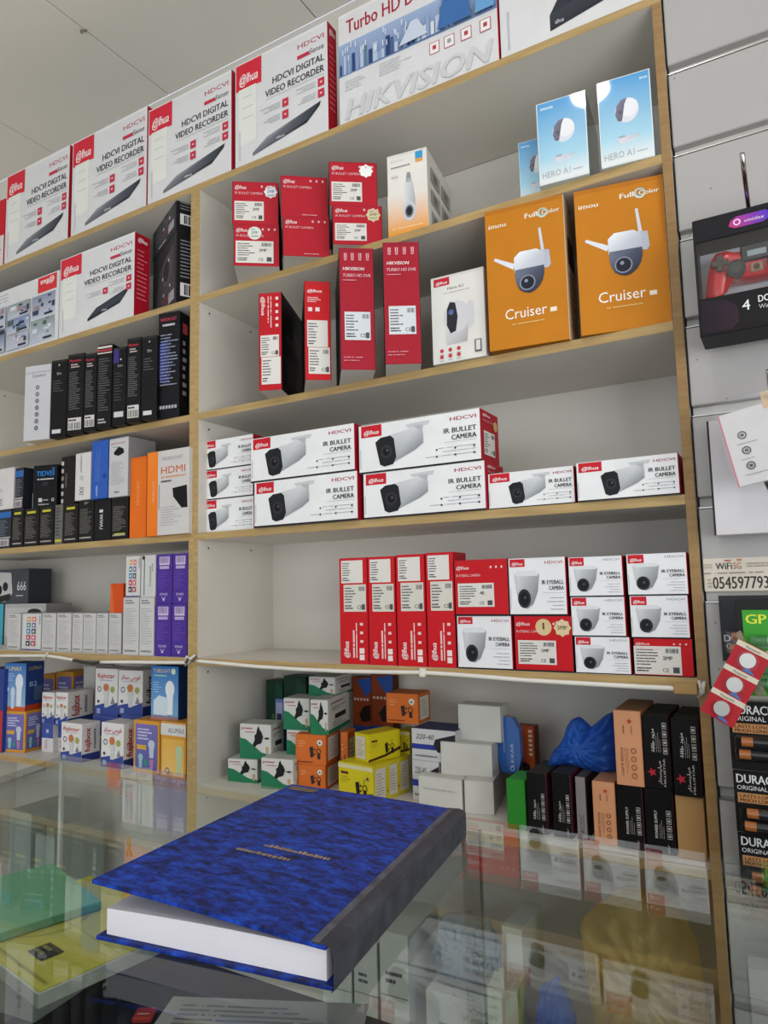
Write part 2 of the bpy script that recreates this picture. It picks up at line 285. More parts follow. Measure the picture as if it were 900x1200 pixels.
ITEMS = [
 ('red_end', 'red and white carton cut off at the left end of the top shelf', None, -1.0096, 0.004, 2.3519, 0.0, 0.1723, 0.25, 0.222, None),
 ('dvr', 'first white video recorder carton with a red corner on the top shelf', 'white recorder cartons lined up on the top shelf', -0.8298, 0.004, 2.3519, 0.0, 0.3063, 0.08, 0.2908, None),
 ('dvr', 'second white video recorder carton with a red corner on the top shelf', 'white recorder cartons lined up on the top shelf', -0.5093, 0.004, 2.3519, 0.0, 0.3108, 0.08, 0.2891, None),
 ('dvr', 'third white video recorder carton with a red corner on the top shelf', 'white recorder cartons lined up on the top shelf', -0.1929, 0.004, 2.3519, 0.0, 0.2939, 0.08, 0.2703, None),
 ('dvr', 'white video recorder carton beside the long photo-banded carton', 'white recorder cartons lined up on the top shelf', 0.1142, 0.004, 2.3519, 0.0, 0.2753, 0.0378, 0.2715, None),
 ('turbo', 'long white recorder carton with a blue photo band and big red heading', None, 0.4191, 0.004, 2.3519, 0.0, 0.3764, 0.08, 0.2656, None),
 ('dvr_plain', 'plain white carton with a black recorder picture, at the right end of the top shelf', None, 0.7992, 0.004, 2.3519, 0.0, 0.3299, 0.08, 0.27, None),
 ('grid', 'white carton with a grid of six scene photos, standing upside down in the left bay', None, -1.0463, 0.004, 2.0576, 0.0, 0.4887, 0.08, 0.2099, None),
 ('dvr_small', 'white video recorder carton with a red side, alone on the second shelf', None, -0.5454, 0.0, 2.0576, 0.0, 0.3103, 0.0514, 0.2338, None),
 ('black_cctv', 'lower of the two black cartons with barcodes beside the left upright', 'black barcode cartons stacked by the left upright', -0.2723, 0.0961, 2.0576, -26, 0.2092, 0.1, 0.1963, None),
 ('black_cctv', 'upper of the two black cartons with barcodes beside the left upright', 'black barcode cartons stacked by the left upright', -0.2747, 0.0961, 2.2543, -26, 0.2092, 0.1, 0.1622, None),
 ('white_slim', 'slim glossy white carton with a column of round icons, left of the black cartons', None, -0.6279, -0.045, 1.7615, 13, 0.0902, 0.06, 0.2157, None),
 ('blk_tall', 'black carton nearest to the slim white carton, with no red heading', 'black accessory cartons on the third shelf of the left bay', -0.5314, -0.03, 1.7615, 12, 0.0544, 0.09, 0.2195, 0),
 ('blk_tall', 'second black carton from the slim white carton, with a red heading and barcode', 'black accessory cartons on the third shelf of the left bay', -0.4597, -0.03, 1.7615, 12, 0.0543, 0.09, 0.2232, 1),
 ('blk_tall', 'third black carton from the slim white carton, narrow with a red heading', 'black accessory cartons on the third shelf of the left bay', -0.3888, -0.03, 1.7615, 12, 0.0391, 0.09, 0.2121, 1),
 ('blk_tall', 'black carton with a pale striped top edge, fourth from the slim white carton', 'black accessory cartons on the third shelf of the left bay', -0.3373, -0.03, 1.7615, 12, 0.0464, 0.09, 0.2258, 2),
 ('blk_tall', 'black carton with a small violet patch, fifth from the slim white carton', 'black accessory cartons on the third shelf of the left bay', -0.2757, -0.03, 1.7615, 12, 0.0413, 0.09, 0.2068, 3),
 ('blk_tall', 'sixth black carton from the slim white carton, red heading over fine print', 'black accessory cartons on the third shelf of the left bay', -0.2225, -0.03, 1.7615, 12, 0.0429, 0.09, 0.2214, 1),
 ('blk_tall', 'seventh black carton from the slim white carton, just left of the big blue-printed one', 'black accessory cartons on the third shelf of the left bay', -0.1677, -0.03, 1.7615, 12, 0.0457, 0.09, 0.2149, 0),
 ('blk_big', 'tallest black carton with blue print, standing against the left upright', None, -0.1306, -0.01, 1.7615, 12, 0.0625, 0.0444, 0.2741, None),
 ('blue_blk', 'blue-headed dark carton at the left frame edge, bottom row of the fourth shelf', None, -0.8161, 0.004, 1.4692, 0.0, 0.0663, 0.1, 0.1158, 0),
 ('blk_cable', 'first small black carton with a yellow tab, left end of the bottom row', 'small black cable cartons in the bottom row of the fourth shelf', -0.7448, 0.004, 1.4692, 0.0, 0.0541, 0.1, 0.1104, 0),
 ('blk_cable', 'second small black carton with a yellow tab from the left', 'small black cable cartons in the bottom row of the fourth shelf', -0.6859, 0.004, 1.4692, 0.0, 0.0662, 0.1, 0.1085, 0),
 ('blk_cable', 'third small black carton with a yellow tab from the left', 'small black cable cartons in the bottom row of the fourth shelf', -0.6151, 0.004, 1.4692, 0.0, 0.062, 0.1, 0.108, 0),
 ('grey_side', 'narrow grey carton between the yellow-tabbed black cartons', None, -0.5467, 0.004, 1.4692, 0.0, 0.0344, 0.1, 0.11, 0),
 ('blk_cable', 'small black yellow-tabbed carton right of the narrow grey one', 'small black cable cartons in the bottom row of the fourth shelf', -0.5078, 0.004, 1.4692, 0.0, 0.0587, 0.1, 0.1069, 0),
 ('blk_cable', 'small black carton with fine print and no yellow tab under the white carton', 'small black cable cartons in the bottom row of the fourth shelf', -0.4448, 0.004, 1.4692, 0.0, 0.0603, 0.1, 0.1136, 1),
 ('wiwu', 'plain black carton with white sideways lettering under the blue carton', None, -0.3803, 0.004, 1.4692, 0.0, 0.0632, 0.1, 0.1107, 0),
 ('blk_cable', 'small black carton with a yellow tab at its foot, next to the orange cartons', 'small black cable cartons in the bottom row of the fourth shelf', -0.313, 0.004, 1.4692, 0.0, 0.0626, 0.1, 0.1097, 2),
 ('orange_slim', 'narrow plain orange carton left of the orange and white cable box', None, -0.2432, 0.004, 1.4692, 0.0, 0.0602, 0.12, 0.2085, None),
 ('hdmi', 'orange-sided white cable box with a bold heading, against the left upright', None, -0.161, -0.012, 1.4692, 0.0, 0.1418, 0.1, 0.2099, None),
 ('white_script', 'white carton with sideways script at the left frame edge, on the blue-headed carton', None, -0.8767, 0.01, 1.5854, 0.0, 0.1254, 0.09, 0.125, None),
 ('blue_blk', 'narrow dark carton with a blue heading, upper row beside the black blue-lettered box', None, -0.7471, 0.012, 1.58, 0.0, 0.0382, 0.09, 0.1249, None),
 ('tid', 'square black box with bright blue lettering and a pale left side', None, -0.6437, 0.0, 1.5781, 14, 0.0809, 0.05, 0.1217, None),
 ('blk_label', 'tall black carton with pale labels down its left edge, upper row of the fourth shelf', None, -0.5318, 0.01, 1.5765, 0.0, 0.058, 0.09, 0.137, None),
 ('white_script', 'white carton with sideways script, upper row left of the blue carton', None, -0.4579, 0.0, 1.5832, 0.0, 0.0644, 0.09, 0.1299, None),
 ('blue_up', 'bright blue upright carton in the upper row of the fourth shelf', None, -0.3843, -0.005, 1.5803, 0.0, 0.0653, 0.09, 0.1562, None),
 ('adapter', 'white carton with a small black device picture, right of the bright blue carton', None, -0.3148, -0.005, 1.5793, 0.0, 0.0741, 0.09, 0.1554, None),
 ('cyan', 'wide box with a cyan left side, under the grey gamepad box', None, -1.059, 0.14, 1.1757, 0.0, 0.287, 0.09, 0.1299, None),
 ('g666', 'dark grey box with a white gamepad picture and large numerals, on the cyan-sided box', None, -1.1142, 0.145, 1.306, 0.0, 0.2432, 0.08, 0.1099, None),
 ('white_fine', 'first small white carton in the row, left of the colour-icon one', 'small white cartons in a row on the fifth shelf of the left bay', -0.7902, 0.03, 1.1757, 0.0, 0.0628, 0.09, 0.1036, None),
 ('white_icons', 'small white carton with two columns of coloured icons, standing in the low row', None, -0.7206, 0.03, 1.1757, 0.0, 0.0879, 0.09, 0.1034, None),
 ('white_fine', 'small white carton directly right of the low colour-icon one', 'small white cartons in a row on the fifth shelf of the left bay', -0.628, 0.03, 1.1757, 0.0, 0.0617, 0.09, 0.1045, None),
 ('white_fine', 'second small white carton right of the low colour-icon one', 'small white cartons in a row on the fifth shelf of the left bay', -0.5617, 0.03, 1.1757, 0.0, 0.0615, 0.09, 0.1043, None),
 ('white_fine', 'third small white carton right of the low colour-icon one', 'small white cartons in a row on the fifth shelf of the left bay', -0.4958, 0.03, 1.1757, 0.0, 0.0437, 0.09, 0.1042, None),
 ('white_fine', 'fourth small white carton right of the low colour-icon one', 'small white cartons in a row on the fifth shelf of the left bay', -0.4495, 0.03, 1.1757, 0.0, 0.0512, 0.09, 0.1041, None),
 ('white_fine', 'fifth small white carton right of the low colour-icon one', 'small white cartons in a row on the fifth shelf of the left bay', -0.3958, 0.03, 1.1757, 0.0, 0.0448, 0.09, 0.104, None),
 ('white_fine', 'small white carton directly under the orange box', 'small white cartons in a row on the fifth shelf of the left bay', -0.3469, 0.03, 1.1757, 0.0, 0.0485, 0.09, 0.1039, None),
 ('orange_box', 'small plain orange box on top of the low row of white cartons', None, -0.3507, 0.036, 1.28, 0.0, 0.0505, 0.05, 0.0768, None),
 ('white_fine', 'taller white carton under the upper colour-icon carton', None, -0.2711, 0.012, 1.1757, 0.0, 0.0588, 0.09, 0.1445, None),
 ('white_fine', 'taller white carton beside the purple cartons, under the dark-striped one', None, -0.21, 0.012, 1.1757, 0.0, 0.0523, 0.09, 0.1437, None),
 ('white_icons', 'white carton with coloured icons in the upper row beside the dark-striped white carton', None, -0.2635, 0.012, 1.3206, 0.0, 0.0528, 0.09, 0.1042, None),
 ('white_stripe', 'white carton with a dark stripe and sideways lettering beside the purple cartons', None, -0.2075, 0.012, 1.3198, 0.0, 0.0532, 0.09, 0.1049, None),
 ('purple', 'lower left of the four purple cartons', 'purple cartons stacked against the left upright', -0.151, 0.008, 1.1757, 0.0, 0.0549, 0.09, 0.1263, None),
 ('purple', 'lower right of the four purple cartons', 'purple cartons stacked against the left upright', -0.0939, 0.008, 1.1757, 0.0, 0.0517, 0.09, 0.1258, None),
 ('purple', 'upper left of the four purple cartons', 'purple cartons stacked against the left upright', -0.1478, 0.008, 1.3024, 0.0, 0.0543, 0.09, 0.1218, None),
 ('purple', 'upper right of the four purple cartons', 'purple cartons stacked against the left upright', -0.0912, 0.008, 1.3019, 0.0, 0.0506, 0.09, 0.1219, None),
 ('bulb_frame', 'orange-framed bulb carton at the left frame edge, under the blue bulb carton', 'orange-framed bulb cartons on the bottom shelf', -0.7739, 0.02, 0.8877, 12, 0.0761, 0.0661, 0.1145, None),
 ('bulb_blue', 'blue bulb carton with a red foot at the left frame edge, on an orange-framed carton', None, -0.7806, 0.02, 1.0026, 12, 0.0782, 0.0682, 0.1347, None),
 ('red_blue', 'red and blue carton barely showing at the left frame edge', None, -0.8574, 0.01, 0.8877, 0.0, 0.0908, 0.08, 0.2332, None),
 ('bulb_frame', 'orange-framed carton standing at the back between blue and white cartons, left one', 'orange-framed bulb cartons on the bottom shelf', -0.8564, 0.19, 0.8877, 10, 0.0505, 0.07, 0.1956, None),
 ('bulb_frame', 'orange-framed carton standing at the back between blue and white cartons, right one', 'orange-framed bulb cartons on the bottom shelf', -0.7848, 0.19, 0.8877, 10, 0.0658, 0.07, 0.2063, None),
 ('fuji_low', 'upside-down white and navy carton under the narrow one, left of the front pair', 'white and navy bulb cartons on the bottom shelf', -0.6733, 0.07, 0.8877, 5, 0.0456, 0.07, 0.0774, None),
 ('fuji_low', 'upside-down white and navy carton partly behind the front left bulb carton', 'white and navy bulb cartons on the bottom shelf', -0.6461, 0.09, 0.8877, 5, 0.0837, 0.07, 0.0759, None),
 ('fuji', 'narrow white and navy bulb carton, upper left of the white and navy group', 'white and navy bulb cartons on the bottom shelf', -0.677, 0.07, 0.9655, 5, 0.0492, 0.07, 0.0879, None),
 ('fuji', 'white and navy bulb carton lying end-on behind the front left one', 'white and navy bulb cartons on the bottom shelf', -0.6222, 0.075, 0.964, 8, 0.0454, 0.0952, 0.0916, None),
 ('fuji', 'front left white and navy bulb carton showing its lettered side', 'white and navy bulb cartons on the bottom shelf', -0.5312, 0.03, 0.8877, 0, 0.0859, 0.0572, 0.0992, None),
 ('fuji', 'front right white and navy bulb carton showing its lettered side', 'white and navy bulb cartons on the bottom shelf', -0.3683, 0.03, 0.8877, 0, 0.0851, 0.06, 0.111, 'ar'),
 ('fuji_low', 'white and navy carton at the back under the upper left bulb carton', 'white and navy bulb cartons on the bottom shelf', -0.5083, 0.112, 0.8877, 0, 0.1079, 0.07, 0.1056, None),
 ('fuji_low', 'white and navy carton at the back under the upper right bulb carton', 'white and navy bulb cartons on the bottom shelf', -0.3928, 0.112, 0.8877, 0, 0.0823, 0.07, 0.1135, None),
 ('fuji', 'upper left of the pair of white and navy bulb cartons standing on others', 'white and navy bulb cartons on the bottom shelf', -0.5035, 0.114, 0.9937, 4, 0.0856, 0.07, 0.1288, None),
 ('fuji', 'upper right of the pair of white and navy bulb cartons, dark lettering on its side', 'white and navy bulb cartons on the bottom shelf', -0.4078, 0.114, 1.0016, 4, 0.089, 0.08, 0.1198, 'ardk'),
 ('bulb_frame', 'orange-framed violet bulb carton, front row under the tall blue bulb carton', 'orange-framed bulb cartons on the bottom shelf', -0.2463, 0.03, 0.8877, 0.0, 0.0929, 0.085, 0.1261, None),
 ('bulb_led', 'orange-framed carton with two lamp pictures, against the left upright', None, -0.1387, 0.02, 0.8877, 0.0, 0.0831, 0.09, 0.1313, None),
 ('bulb_tube', 'tall blue bulb carton with a white lamp picture, against the left upright', None, -0.2014, 0.045, 1.0142, 0.0, 0.0944, 0.06, 0.1329, None),
 ('white_plain', 'small plain white carton hanging at the back above the white and navy cartons', None, -0.6694, 0.2, 0.8877, 0.0, 0.0536, 0.06, 0.2274, None),
 ('red_bullet', 'lower red camera carton of the left column, round sticker on its heading', 'red bullet camera cartons stacked on the second shelf', 0.1815, -0.078, 2.0576, 36, 0.1028, 0.2, 0.098, 'round'),
 ('red_bullet', 'upper red camera carton of the left column, white star sticker and label', 'red bullet camera cartons stacked on the second shelf', 0.1777, -0.078, 2.156, 36, 0.1045, 0.2, 0.1042, 'star'),
 ('red_bullet', 'lower red camera carton of the middle column, no label', 'red bullet camera cartons stacked on the second shelf', 0.3045, -0.056, 2.0576, 38, 0.1028, 0.2, 0.0911, None),
 ('red_bullet', 'upper red camera carton of the middle column, no label', 'red bullet camera cartons stacked on the second shelf', 0.2994, -0.056, 2.1491, 38, 0.1036, 0.2, 0.097, None),
 ('red_bullet', 'lower red camera carton of the right column, gold star sticker', 'red bullet camera cartons stacked on the second shelf', 0.4248, -0.039, 2.0576, 35, 0.1066, 0.2, 0.0884, 'gold'),
 ('red_bullet', 'upper red camera carton of the right column, blank white star sticker', 'red bullet camera cartons stacked on the second shelf', 0.4175, -0.039, 2.1464, 35, 0.1038, 0.2, 0.101, 'blank'),
 ('bulbcam', 'tall white and orange carton with a bulb-shaped camera picture', None, 0.5399, -0.001, 2.0576, 8, 0.0884, 0.1769, 0.1784, None),
 ('hero', 'blue and white camera carton standing behind, left of the other two', 'blue and white pan camera cartons on the second shelf', 0.8161, 0.03, 2.0576, 6, 0.0646, 0.07, 0.1289, None),
 ('hero', 'blue and white camera carton in the middle, overlapping the one behind it', 'blue and white pan camera cartons on the second shelf', 0.8682, -0.016, 2.0576, 5, 0.091, 0.1453, 0.1609, None),
 ('hero', 'blue and white camera carton beside the right upright', 'blue and white pan camera cartons on the second shelf', 0.9788, -0.01, 2.0576, 6, 0.0905, 0.06, 0.1631, 1),
 ('xvr_red', 'red recorder carton standing on end, its black printed side showing, farthest left', None, 0.2434, -0.065, 1.7615, 22, 0.0519, 0.1906, 0.2204, None),
 ('xvr_red', 'bright red narrow recorder carton standing on end, second from left on the third shelf', None, 0.3747, -0.075, 1.7615, 38, 0.0549, 0.2, 0.2138, 1),
 ('hik_red', 'left of the two dark red recorder cartons standing on end', 'dark red recorder cartons standing on end', 0.4737, -0.09, 1.7615, 36, 0.0698, 0.22, 0.254, None),
 ('hik_red', 'right of the two dark red recorder cartons standing on end', 'dark red recorder cartons standing on end', 0.5633, -0.069, 1.7615, 30, 0.0715, 0.22, 0.2492, None),
 ('herod', 'white carton with a red corner logo, next to the orange cartons', None, 0.6382, -0.011, 1.7615, 2, 0.1113, 0.1, 0.1768, None),
 ('cruiser', 'left of the two large orange camera cartons', 'orange pan camera cartons on the third shelf', 0.7621, -0.024, 1.7615, 6, 0.1473, 0.106, 0.2734, None),
 ('cruiser', 'right of the two large orange camera cartons, against the right upright', 'orange pan camera cartons on the third shelf', 0.9285, -0.012, 1.7615, 10, 0.1497, 0.1, 0.2682, None),
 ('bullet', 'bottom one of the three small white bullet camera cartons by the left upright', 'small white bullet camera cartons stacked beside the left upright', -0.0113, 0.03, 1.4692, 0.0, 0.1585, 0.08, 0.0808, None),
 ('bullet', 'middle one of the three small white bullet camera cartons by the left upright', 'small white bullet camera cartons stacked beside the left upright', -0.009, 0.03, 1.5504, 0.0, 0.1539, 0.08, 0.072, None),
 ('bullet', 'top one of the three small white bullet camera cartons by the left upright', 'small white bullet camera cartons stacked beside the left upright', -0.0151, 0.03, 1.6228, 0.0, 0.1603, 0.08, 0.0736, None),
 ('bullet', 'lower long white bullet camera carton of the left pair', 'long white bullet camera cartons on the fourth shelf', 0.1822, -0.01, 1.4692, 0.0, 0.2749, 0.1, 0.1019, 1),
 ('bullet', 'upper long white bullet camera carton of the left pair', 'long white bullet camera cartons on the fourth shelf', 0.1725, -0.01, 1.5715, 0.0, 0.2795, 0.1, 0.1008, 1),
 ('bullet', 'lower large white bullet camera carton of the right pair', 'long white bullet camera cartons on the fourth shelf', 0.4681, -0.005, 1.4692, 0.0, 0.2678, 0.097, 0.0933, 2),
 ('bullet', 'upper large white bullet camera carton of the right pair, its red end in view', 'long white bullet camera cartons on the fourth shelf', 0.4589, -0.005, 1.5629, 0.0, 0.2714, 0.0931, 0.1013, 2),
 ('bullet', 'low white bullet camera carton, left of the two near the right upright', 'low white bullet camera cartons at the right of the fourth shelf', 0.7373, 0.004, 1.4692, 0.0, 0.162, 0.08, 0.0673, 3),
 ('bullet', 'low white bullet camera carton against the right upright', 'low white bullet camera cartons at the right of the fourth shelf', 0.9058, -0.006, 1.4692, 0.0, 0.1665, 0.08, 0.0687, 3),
 ('xvr_up', 'first from left of the four red recorder cartons standing on end', 'red recorder cartons standing on end on the fifth shelf', 0.399, 0.004, 1.1757, 3, 0.0662, 0.07, 0.2167, None),
 ('xvr_up', 'second from left of the four red recorder cartons standing on end', 'red recorder cartons standing on end on the fifth shelf', 0.469, 0.004, 1.1757, 3, 0.0614, 0.07, 0.2165, None),
 ('xvr_up', 'third from left of the four red recorder cartons standing on end', 'red recorder cartons standing on end on the fifth shelf', 0.5348, 0.004, 1.1757, 3, 0.0623, 0.07, 0.218, None),
 ('xvr_up', 'last from left of the four red recorder cartons standing on end', 'red recorder cartons standing on end on the fifth shelf', 0.6013, 0.004, 1.1757, 3, 0.0578, 0.07, 0.2193, None),
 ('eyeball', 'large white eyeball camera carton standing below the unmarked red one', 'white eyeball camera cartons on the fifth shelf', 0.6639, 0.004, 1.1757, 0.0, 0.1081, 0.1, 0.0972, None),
 ('eyeball_red', 'red eyeball camera carton with a label and no stickers, on a white carton', 'red eyeball camera cartons on the fifth shelf', 0.6622, 0.004, 1.2733, 0.0, 0.1068, 0.1, 0.1044, 0),
 ('eyeball_red', 'red eyeball camera carton with two gold stickers', 'red eyeball camera cartons on the fifth shelf', 0.7768, 0.004, 1.1757, 0.0, 0.1052, 0.1, 0.0972, 1),
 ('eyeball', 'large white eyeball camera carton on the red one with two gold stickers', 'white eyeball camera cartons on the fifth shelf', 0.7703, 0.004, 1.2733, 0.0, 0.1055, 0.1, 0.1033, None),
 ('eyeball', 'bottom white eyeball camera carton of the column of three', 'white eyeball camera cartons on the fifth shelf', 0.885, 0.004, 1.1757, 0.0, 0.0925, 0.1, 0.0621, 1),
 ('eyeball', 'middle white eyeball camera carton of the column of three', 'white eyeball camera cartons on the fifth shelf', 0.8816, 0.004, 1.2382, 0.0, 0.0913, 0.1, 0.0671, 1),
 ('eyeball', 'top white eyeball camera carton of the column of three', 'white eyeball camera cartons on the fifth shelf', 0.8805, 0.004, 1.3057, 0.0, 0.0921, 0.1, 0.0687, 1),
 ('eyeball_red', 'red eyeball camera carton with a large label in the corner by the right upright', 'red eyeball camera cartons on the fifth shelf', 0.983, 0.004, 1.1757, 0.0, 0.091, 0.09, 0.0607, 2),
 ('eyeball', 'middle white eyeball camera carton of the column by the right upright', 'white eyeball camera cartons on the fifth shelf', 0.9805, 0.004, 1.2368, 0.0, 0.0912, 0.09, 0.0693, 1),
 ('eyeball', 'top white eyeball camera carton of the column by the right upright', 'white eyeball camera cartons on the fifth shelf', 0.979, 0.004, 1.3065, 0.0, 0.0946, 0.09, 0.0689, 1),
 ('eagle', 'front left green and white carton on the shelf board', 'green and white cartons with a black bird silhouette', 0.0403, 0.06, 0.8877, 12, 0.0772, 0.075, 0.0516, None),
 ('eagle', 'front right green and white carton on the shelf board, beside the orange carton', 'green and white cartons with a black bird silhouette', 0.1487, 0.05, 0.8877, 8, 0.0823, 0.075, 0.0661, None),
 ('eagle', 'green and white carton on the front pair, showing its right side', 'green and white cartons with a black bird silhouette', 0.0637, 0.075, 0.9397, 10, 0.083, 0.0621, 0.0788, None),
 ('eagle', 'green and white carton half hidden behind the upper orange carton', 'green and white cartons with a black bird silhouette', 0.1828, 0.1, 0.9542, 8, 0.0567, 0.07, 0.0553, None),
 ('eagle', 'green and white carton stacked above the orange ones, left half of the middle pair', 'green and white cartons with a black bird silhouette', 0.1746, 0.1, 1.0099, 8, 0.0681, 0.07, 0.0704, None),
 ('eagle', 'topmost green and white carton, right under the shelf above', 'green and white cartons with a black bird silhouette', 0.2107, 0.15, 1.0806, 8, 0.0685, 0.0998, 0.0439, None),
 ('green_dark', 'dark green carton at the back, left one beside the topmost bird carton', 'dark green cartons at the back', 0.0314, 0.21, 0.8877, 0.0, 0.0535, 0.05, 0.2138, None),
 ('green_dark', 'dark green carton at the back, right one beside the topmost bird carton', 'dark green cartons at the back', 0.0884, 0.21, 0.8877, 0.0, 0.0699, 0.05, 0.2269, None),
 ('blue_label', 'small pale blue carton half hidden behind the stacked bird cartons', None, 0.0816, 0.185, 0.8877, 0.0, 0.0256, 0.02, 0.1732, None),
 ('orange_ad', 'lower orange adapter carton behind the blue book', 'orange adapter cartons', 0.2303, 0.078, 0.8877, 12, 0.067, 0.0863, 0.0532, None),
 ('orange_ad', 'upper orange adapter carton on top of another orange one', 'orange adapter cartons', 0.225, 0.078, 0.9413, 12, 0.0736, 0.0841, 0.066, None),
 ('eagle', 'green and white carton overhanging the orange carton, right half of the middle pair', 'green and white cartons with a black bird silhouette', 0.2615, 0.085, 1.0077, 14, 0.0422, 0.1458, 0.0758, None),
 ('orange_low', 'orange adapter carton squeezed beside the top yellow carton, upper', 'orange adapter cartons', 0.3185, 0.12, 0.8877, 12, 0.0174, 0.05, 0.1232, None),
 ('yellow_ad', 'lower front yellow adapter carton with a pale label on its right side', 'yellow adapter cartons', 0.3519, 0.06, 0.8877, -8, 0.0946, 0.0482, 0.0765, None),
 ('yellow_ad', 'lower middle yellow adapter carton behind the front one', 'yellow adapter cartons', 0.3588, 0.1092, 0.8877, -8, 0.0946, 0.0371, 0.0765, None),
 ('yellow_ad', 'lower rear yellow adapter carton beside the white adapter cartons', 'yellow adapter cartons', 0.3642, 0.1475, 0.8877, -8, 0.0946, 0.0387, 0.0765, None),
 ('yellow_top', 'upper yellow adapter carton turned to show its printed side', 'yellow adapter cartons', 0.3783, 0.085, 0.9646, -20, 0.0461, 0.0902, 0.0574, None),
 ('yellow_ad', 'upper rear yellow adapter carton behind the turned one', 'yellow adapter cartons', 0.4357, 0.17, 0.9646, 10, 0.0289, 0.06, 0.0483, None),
 ('drive', 'dark blue and orange blister-boxed drive carton hanging at the back, left one', 'dark blue and orange drive cartons', 0.2756, 0.24, 0.8877, 0.0, 0.0516, 0.03, 0.2291, None),
 ('drive', 'dark blue and orange drive carton at the back, right one nearer the orange adapter', 'dark blue and orange drive cartons', 0.328, 0.24, 0.8877, 0.0, 0.0591, 0.03, 0.2372, None),
 ('whiteblue', 'lower white adapter carton with a navy lid, beside the yellow ones', 'white adapter cartons with a navy lid', 0.4981, 0.12, 0.8877, 0.0, 0.0623, 0.08, 0.0815, None),
 ('whiteblue', 'upper white adapter carton with a navy lid, under the high orange carton', 'white adapter cartons with a navy lid', 0.4985, 0.12, 0.9696, 0.0, 0.1011, 0.08, 0.0643, None),
 ('orange_ad', 'high orange adapter carton near the shelf board above, right of the drive cartons', 'orange adapter cartons', 0.4208, 0.15, 1.0343, 4, 0.0769, 0.0675, 0.0638, None),
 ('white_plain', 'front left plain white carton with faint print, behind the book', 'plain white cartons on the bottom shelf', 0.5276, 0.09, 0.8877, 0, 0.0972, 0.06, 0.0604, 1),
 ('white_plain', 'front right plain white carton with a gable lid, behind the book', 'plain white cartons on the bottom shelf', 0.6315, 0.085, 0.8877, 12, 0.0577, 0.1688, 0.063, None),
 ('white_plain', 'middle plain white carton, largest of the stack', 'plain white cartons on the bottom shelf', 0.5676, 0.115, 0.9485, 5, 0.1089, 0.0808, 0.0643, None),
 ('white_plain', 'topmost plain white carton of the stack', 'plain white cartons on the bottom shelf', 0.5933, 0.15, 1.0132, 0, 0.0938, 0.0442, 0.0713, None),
 ('green_plain', 'plain bright green box right of the white cartons', None, 0.7357, 0.04, 0.8877, 0, 0.0363, 0.07, 0.0867, None),
 ('psu_black', 'black power supply carton right of the green box', 'black power supply cartons', 0.7769, 0.035, 0.8877, 0.0, 0.0358, 0.1, 0.1044, 0),
 ('psu_black', 'black power supply carton second from the green box', 'black power supply cartons', 0.8235, 0.035, 0.8877, 0.0, 0.033, 0.1, 0.1093, 0),
 ('grey_psu', 'grey-sided carton between the black and the peach cartons', None, 0.8634, 0.04, 0.8877, 0.0, 0.0183, 0.1, 0.1052, None),
 ('psu_peach', 'lower peach-coloured power supply carton', 'peach power supply cartons', 0.8942, 0.034, 0.8877, 0.0, 0.0381, 0.12, 0.1028, None),
 ('psu_black', 'lower black power supply carton right of the peach one', 'black power supply cartons', 0.9356, 0.032, 0.8877, 0.0, 0.0415, 0.12, 0.1023, 1),
 ('psu_black', 'lower black power supply carton at the right end', 'black power supply cartons', 0.9799, 0.032, 0.8877, 0.0, 0.0451, 0.12, 0.1033, 1),
 ('psu_peach', 'upper peach-coloured power supply carton beside the blue bag', 'peach power supply cartons', 0.9376, 0.03, 0.9904, 0, 0.0446, 0.13, 0.1227, None),
 ('psu_black', 'upper black power supply carton right of the upper peach one', 'black power supply cartons', 0.9844, 0.03, 0.9914, 0.0, 0.0415, 0.13, 0.1164, 2),
 ('carton_brown', 'plain brown cardboard carton under the rightmost black power supply carton', None, 1.0289, 0.028, 0.8877, 0.0, 0.0425, 0.13, 0.0979, None),
 ('psu_black', 'upper black power supply carton against the right upright', 'black power supply cartons', 1.0301, 0.022, 0.986, 0.0, 0.0409, 0.13, 0.1207, 2),
 ('orange_drive', 'orange printed carton behind the blue drive blister', None, 0.6986, 0.2, 0.8877, 0.0, 0.0405, 0.03, 0.1526, None),
]
# ------------------------------------------------------------ carton designs
WH, OFF, RED, DRED, BLK, GRY, INK = 'dbdbdd', 'dcdcda', 'c81a2c', 'aa1226', '17171b', '8d8f94', '26262c'
class Box:
    def __init__(s, name, cat, label, group, x, y, z, yaw, wd, d, h):
        s.root = empty(name, (x, y, z), yaw, label, cat, group); s.w, s.d, s.h = wd, d, h; s.off = 0.0
    def body(s, f, r=None, l=None, t=None, b=None, m=None, part='carton'):
        mb = MB(); r = r or f; l = l or r; t = t or f; b = b or t
        mb.box((0, 0, 0), (s.w, s.d, s.h), ch=0.0009, cols=[l, r, f, f, b, t]); mb.build(part, m or CARTON, s.root)
    def F(s, face):
        s.off += 0.0001; return Face(face, s.w, s.d, s.h, s.off)
    def flaps(s, col, side='top', slit='3a3632'):
        # two closing flaps that meet in a seam on the named side
        w, d, h = s.w, s.d, s.h; g = 0.0006; th = 0.0007
        for k in (0, 1):
            mb = MB(); y0, y1 = (0.0015, d / 2 - g) if k == 0 else (d / 2 + g, d - 0.0015)
            if side == 'top': mb.box((0.0012, y0, h), (w - 0.0012, y1, h + th), col, 0.0003)
            elif side == 'right': mb.box((w, y0, 0.0015), (w + th, y1, h - 0.0015), col, 0.0003)
            mb.build('closing_flap', CARTON, s.root)
    def tuck(s, col):
        # tuck-in end with a thumb notch, on the front
        mb = MB(); mb.box((0.002, -0.00018, s.h * .97), (s.w - .002, 0, s.h - .0012), col); mb.build('tuck_flap', CARTON, s.root)
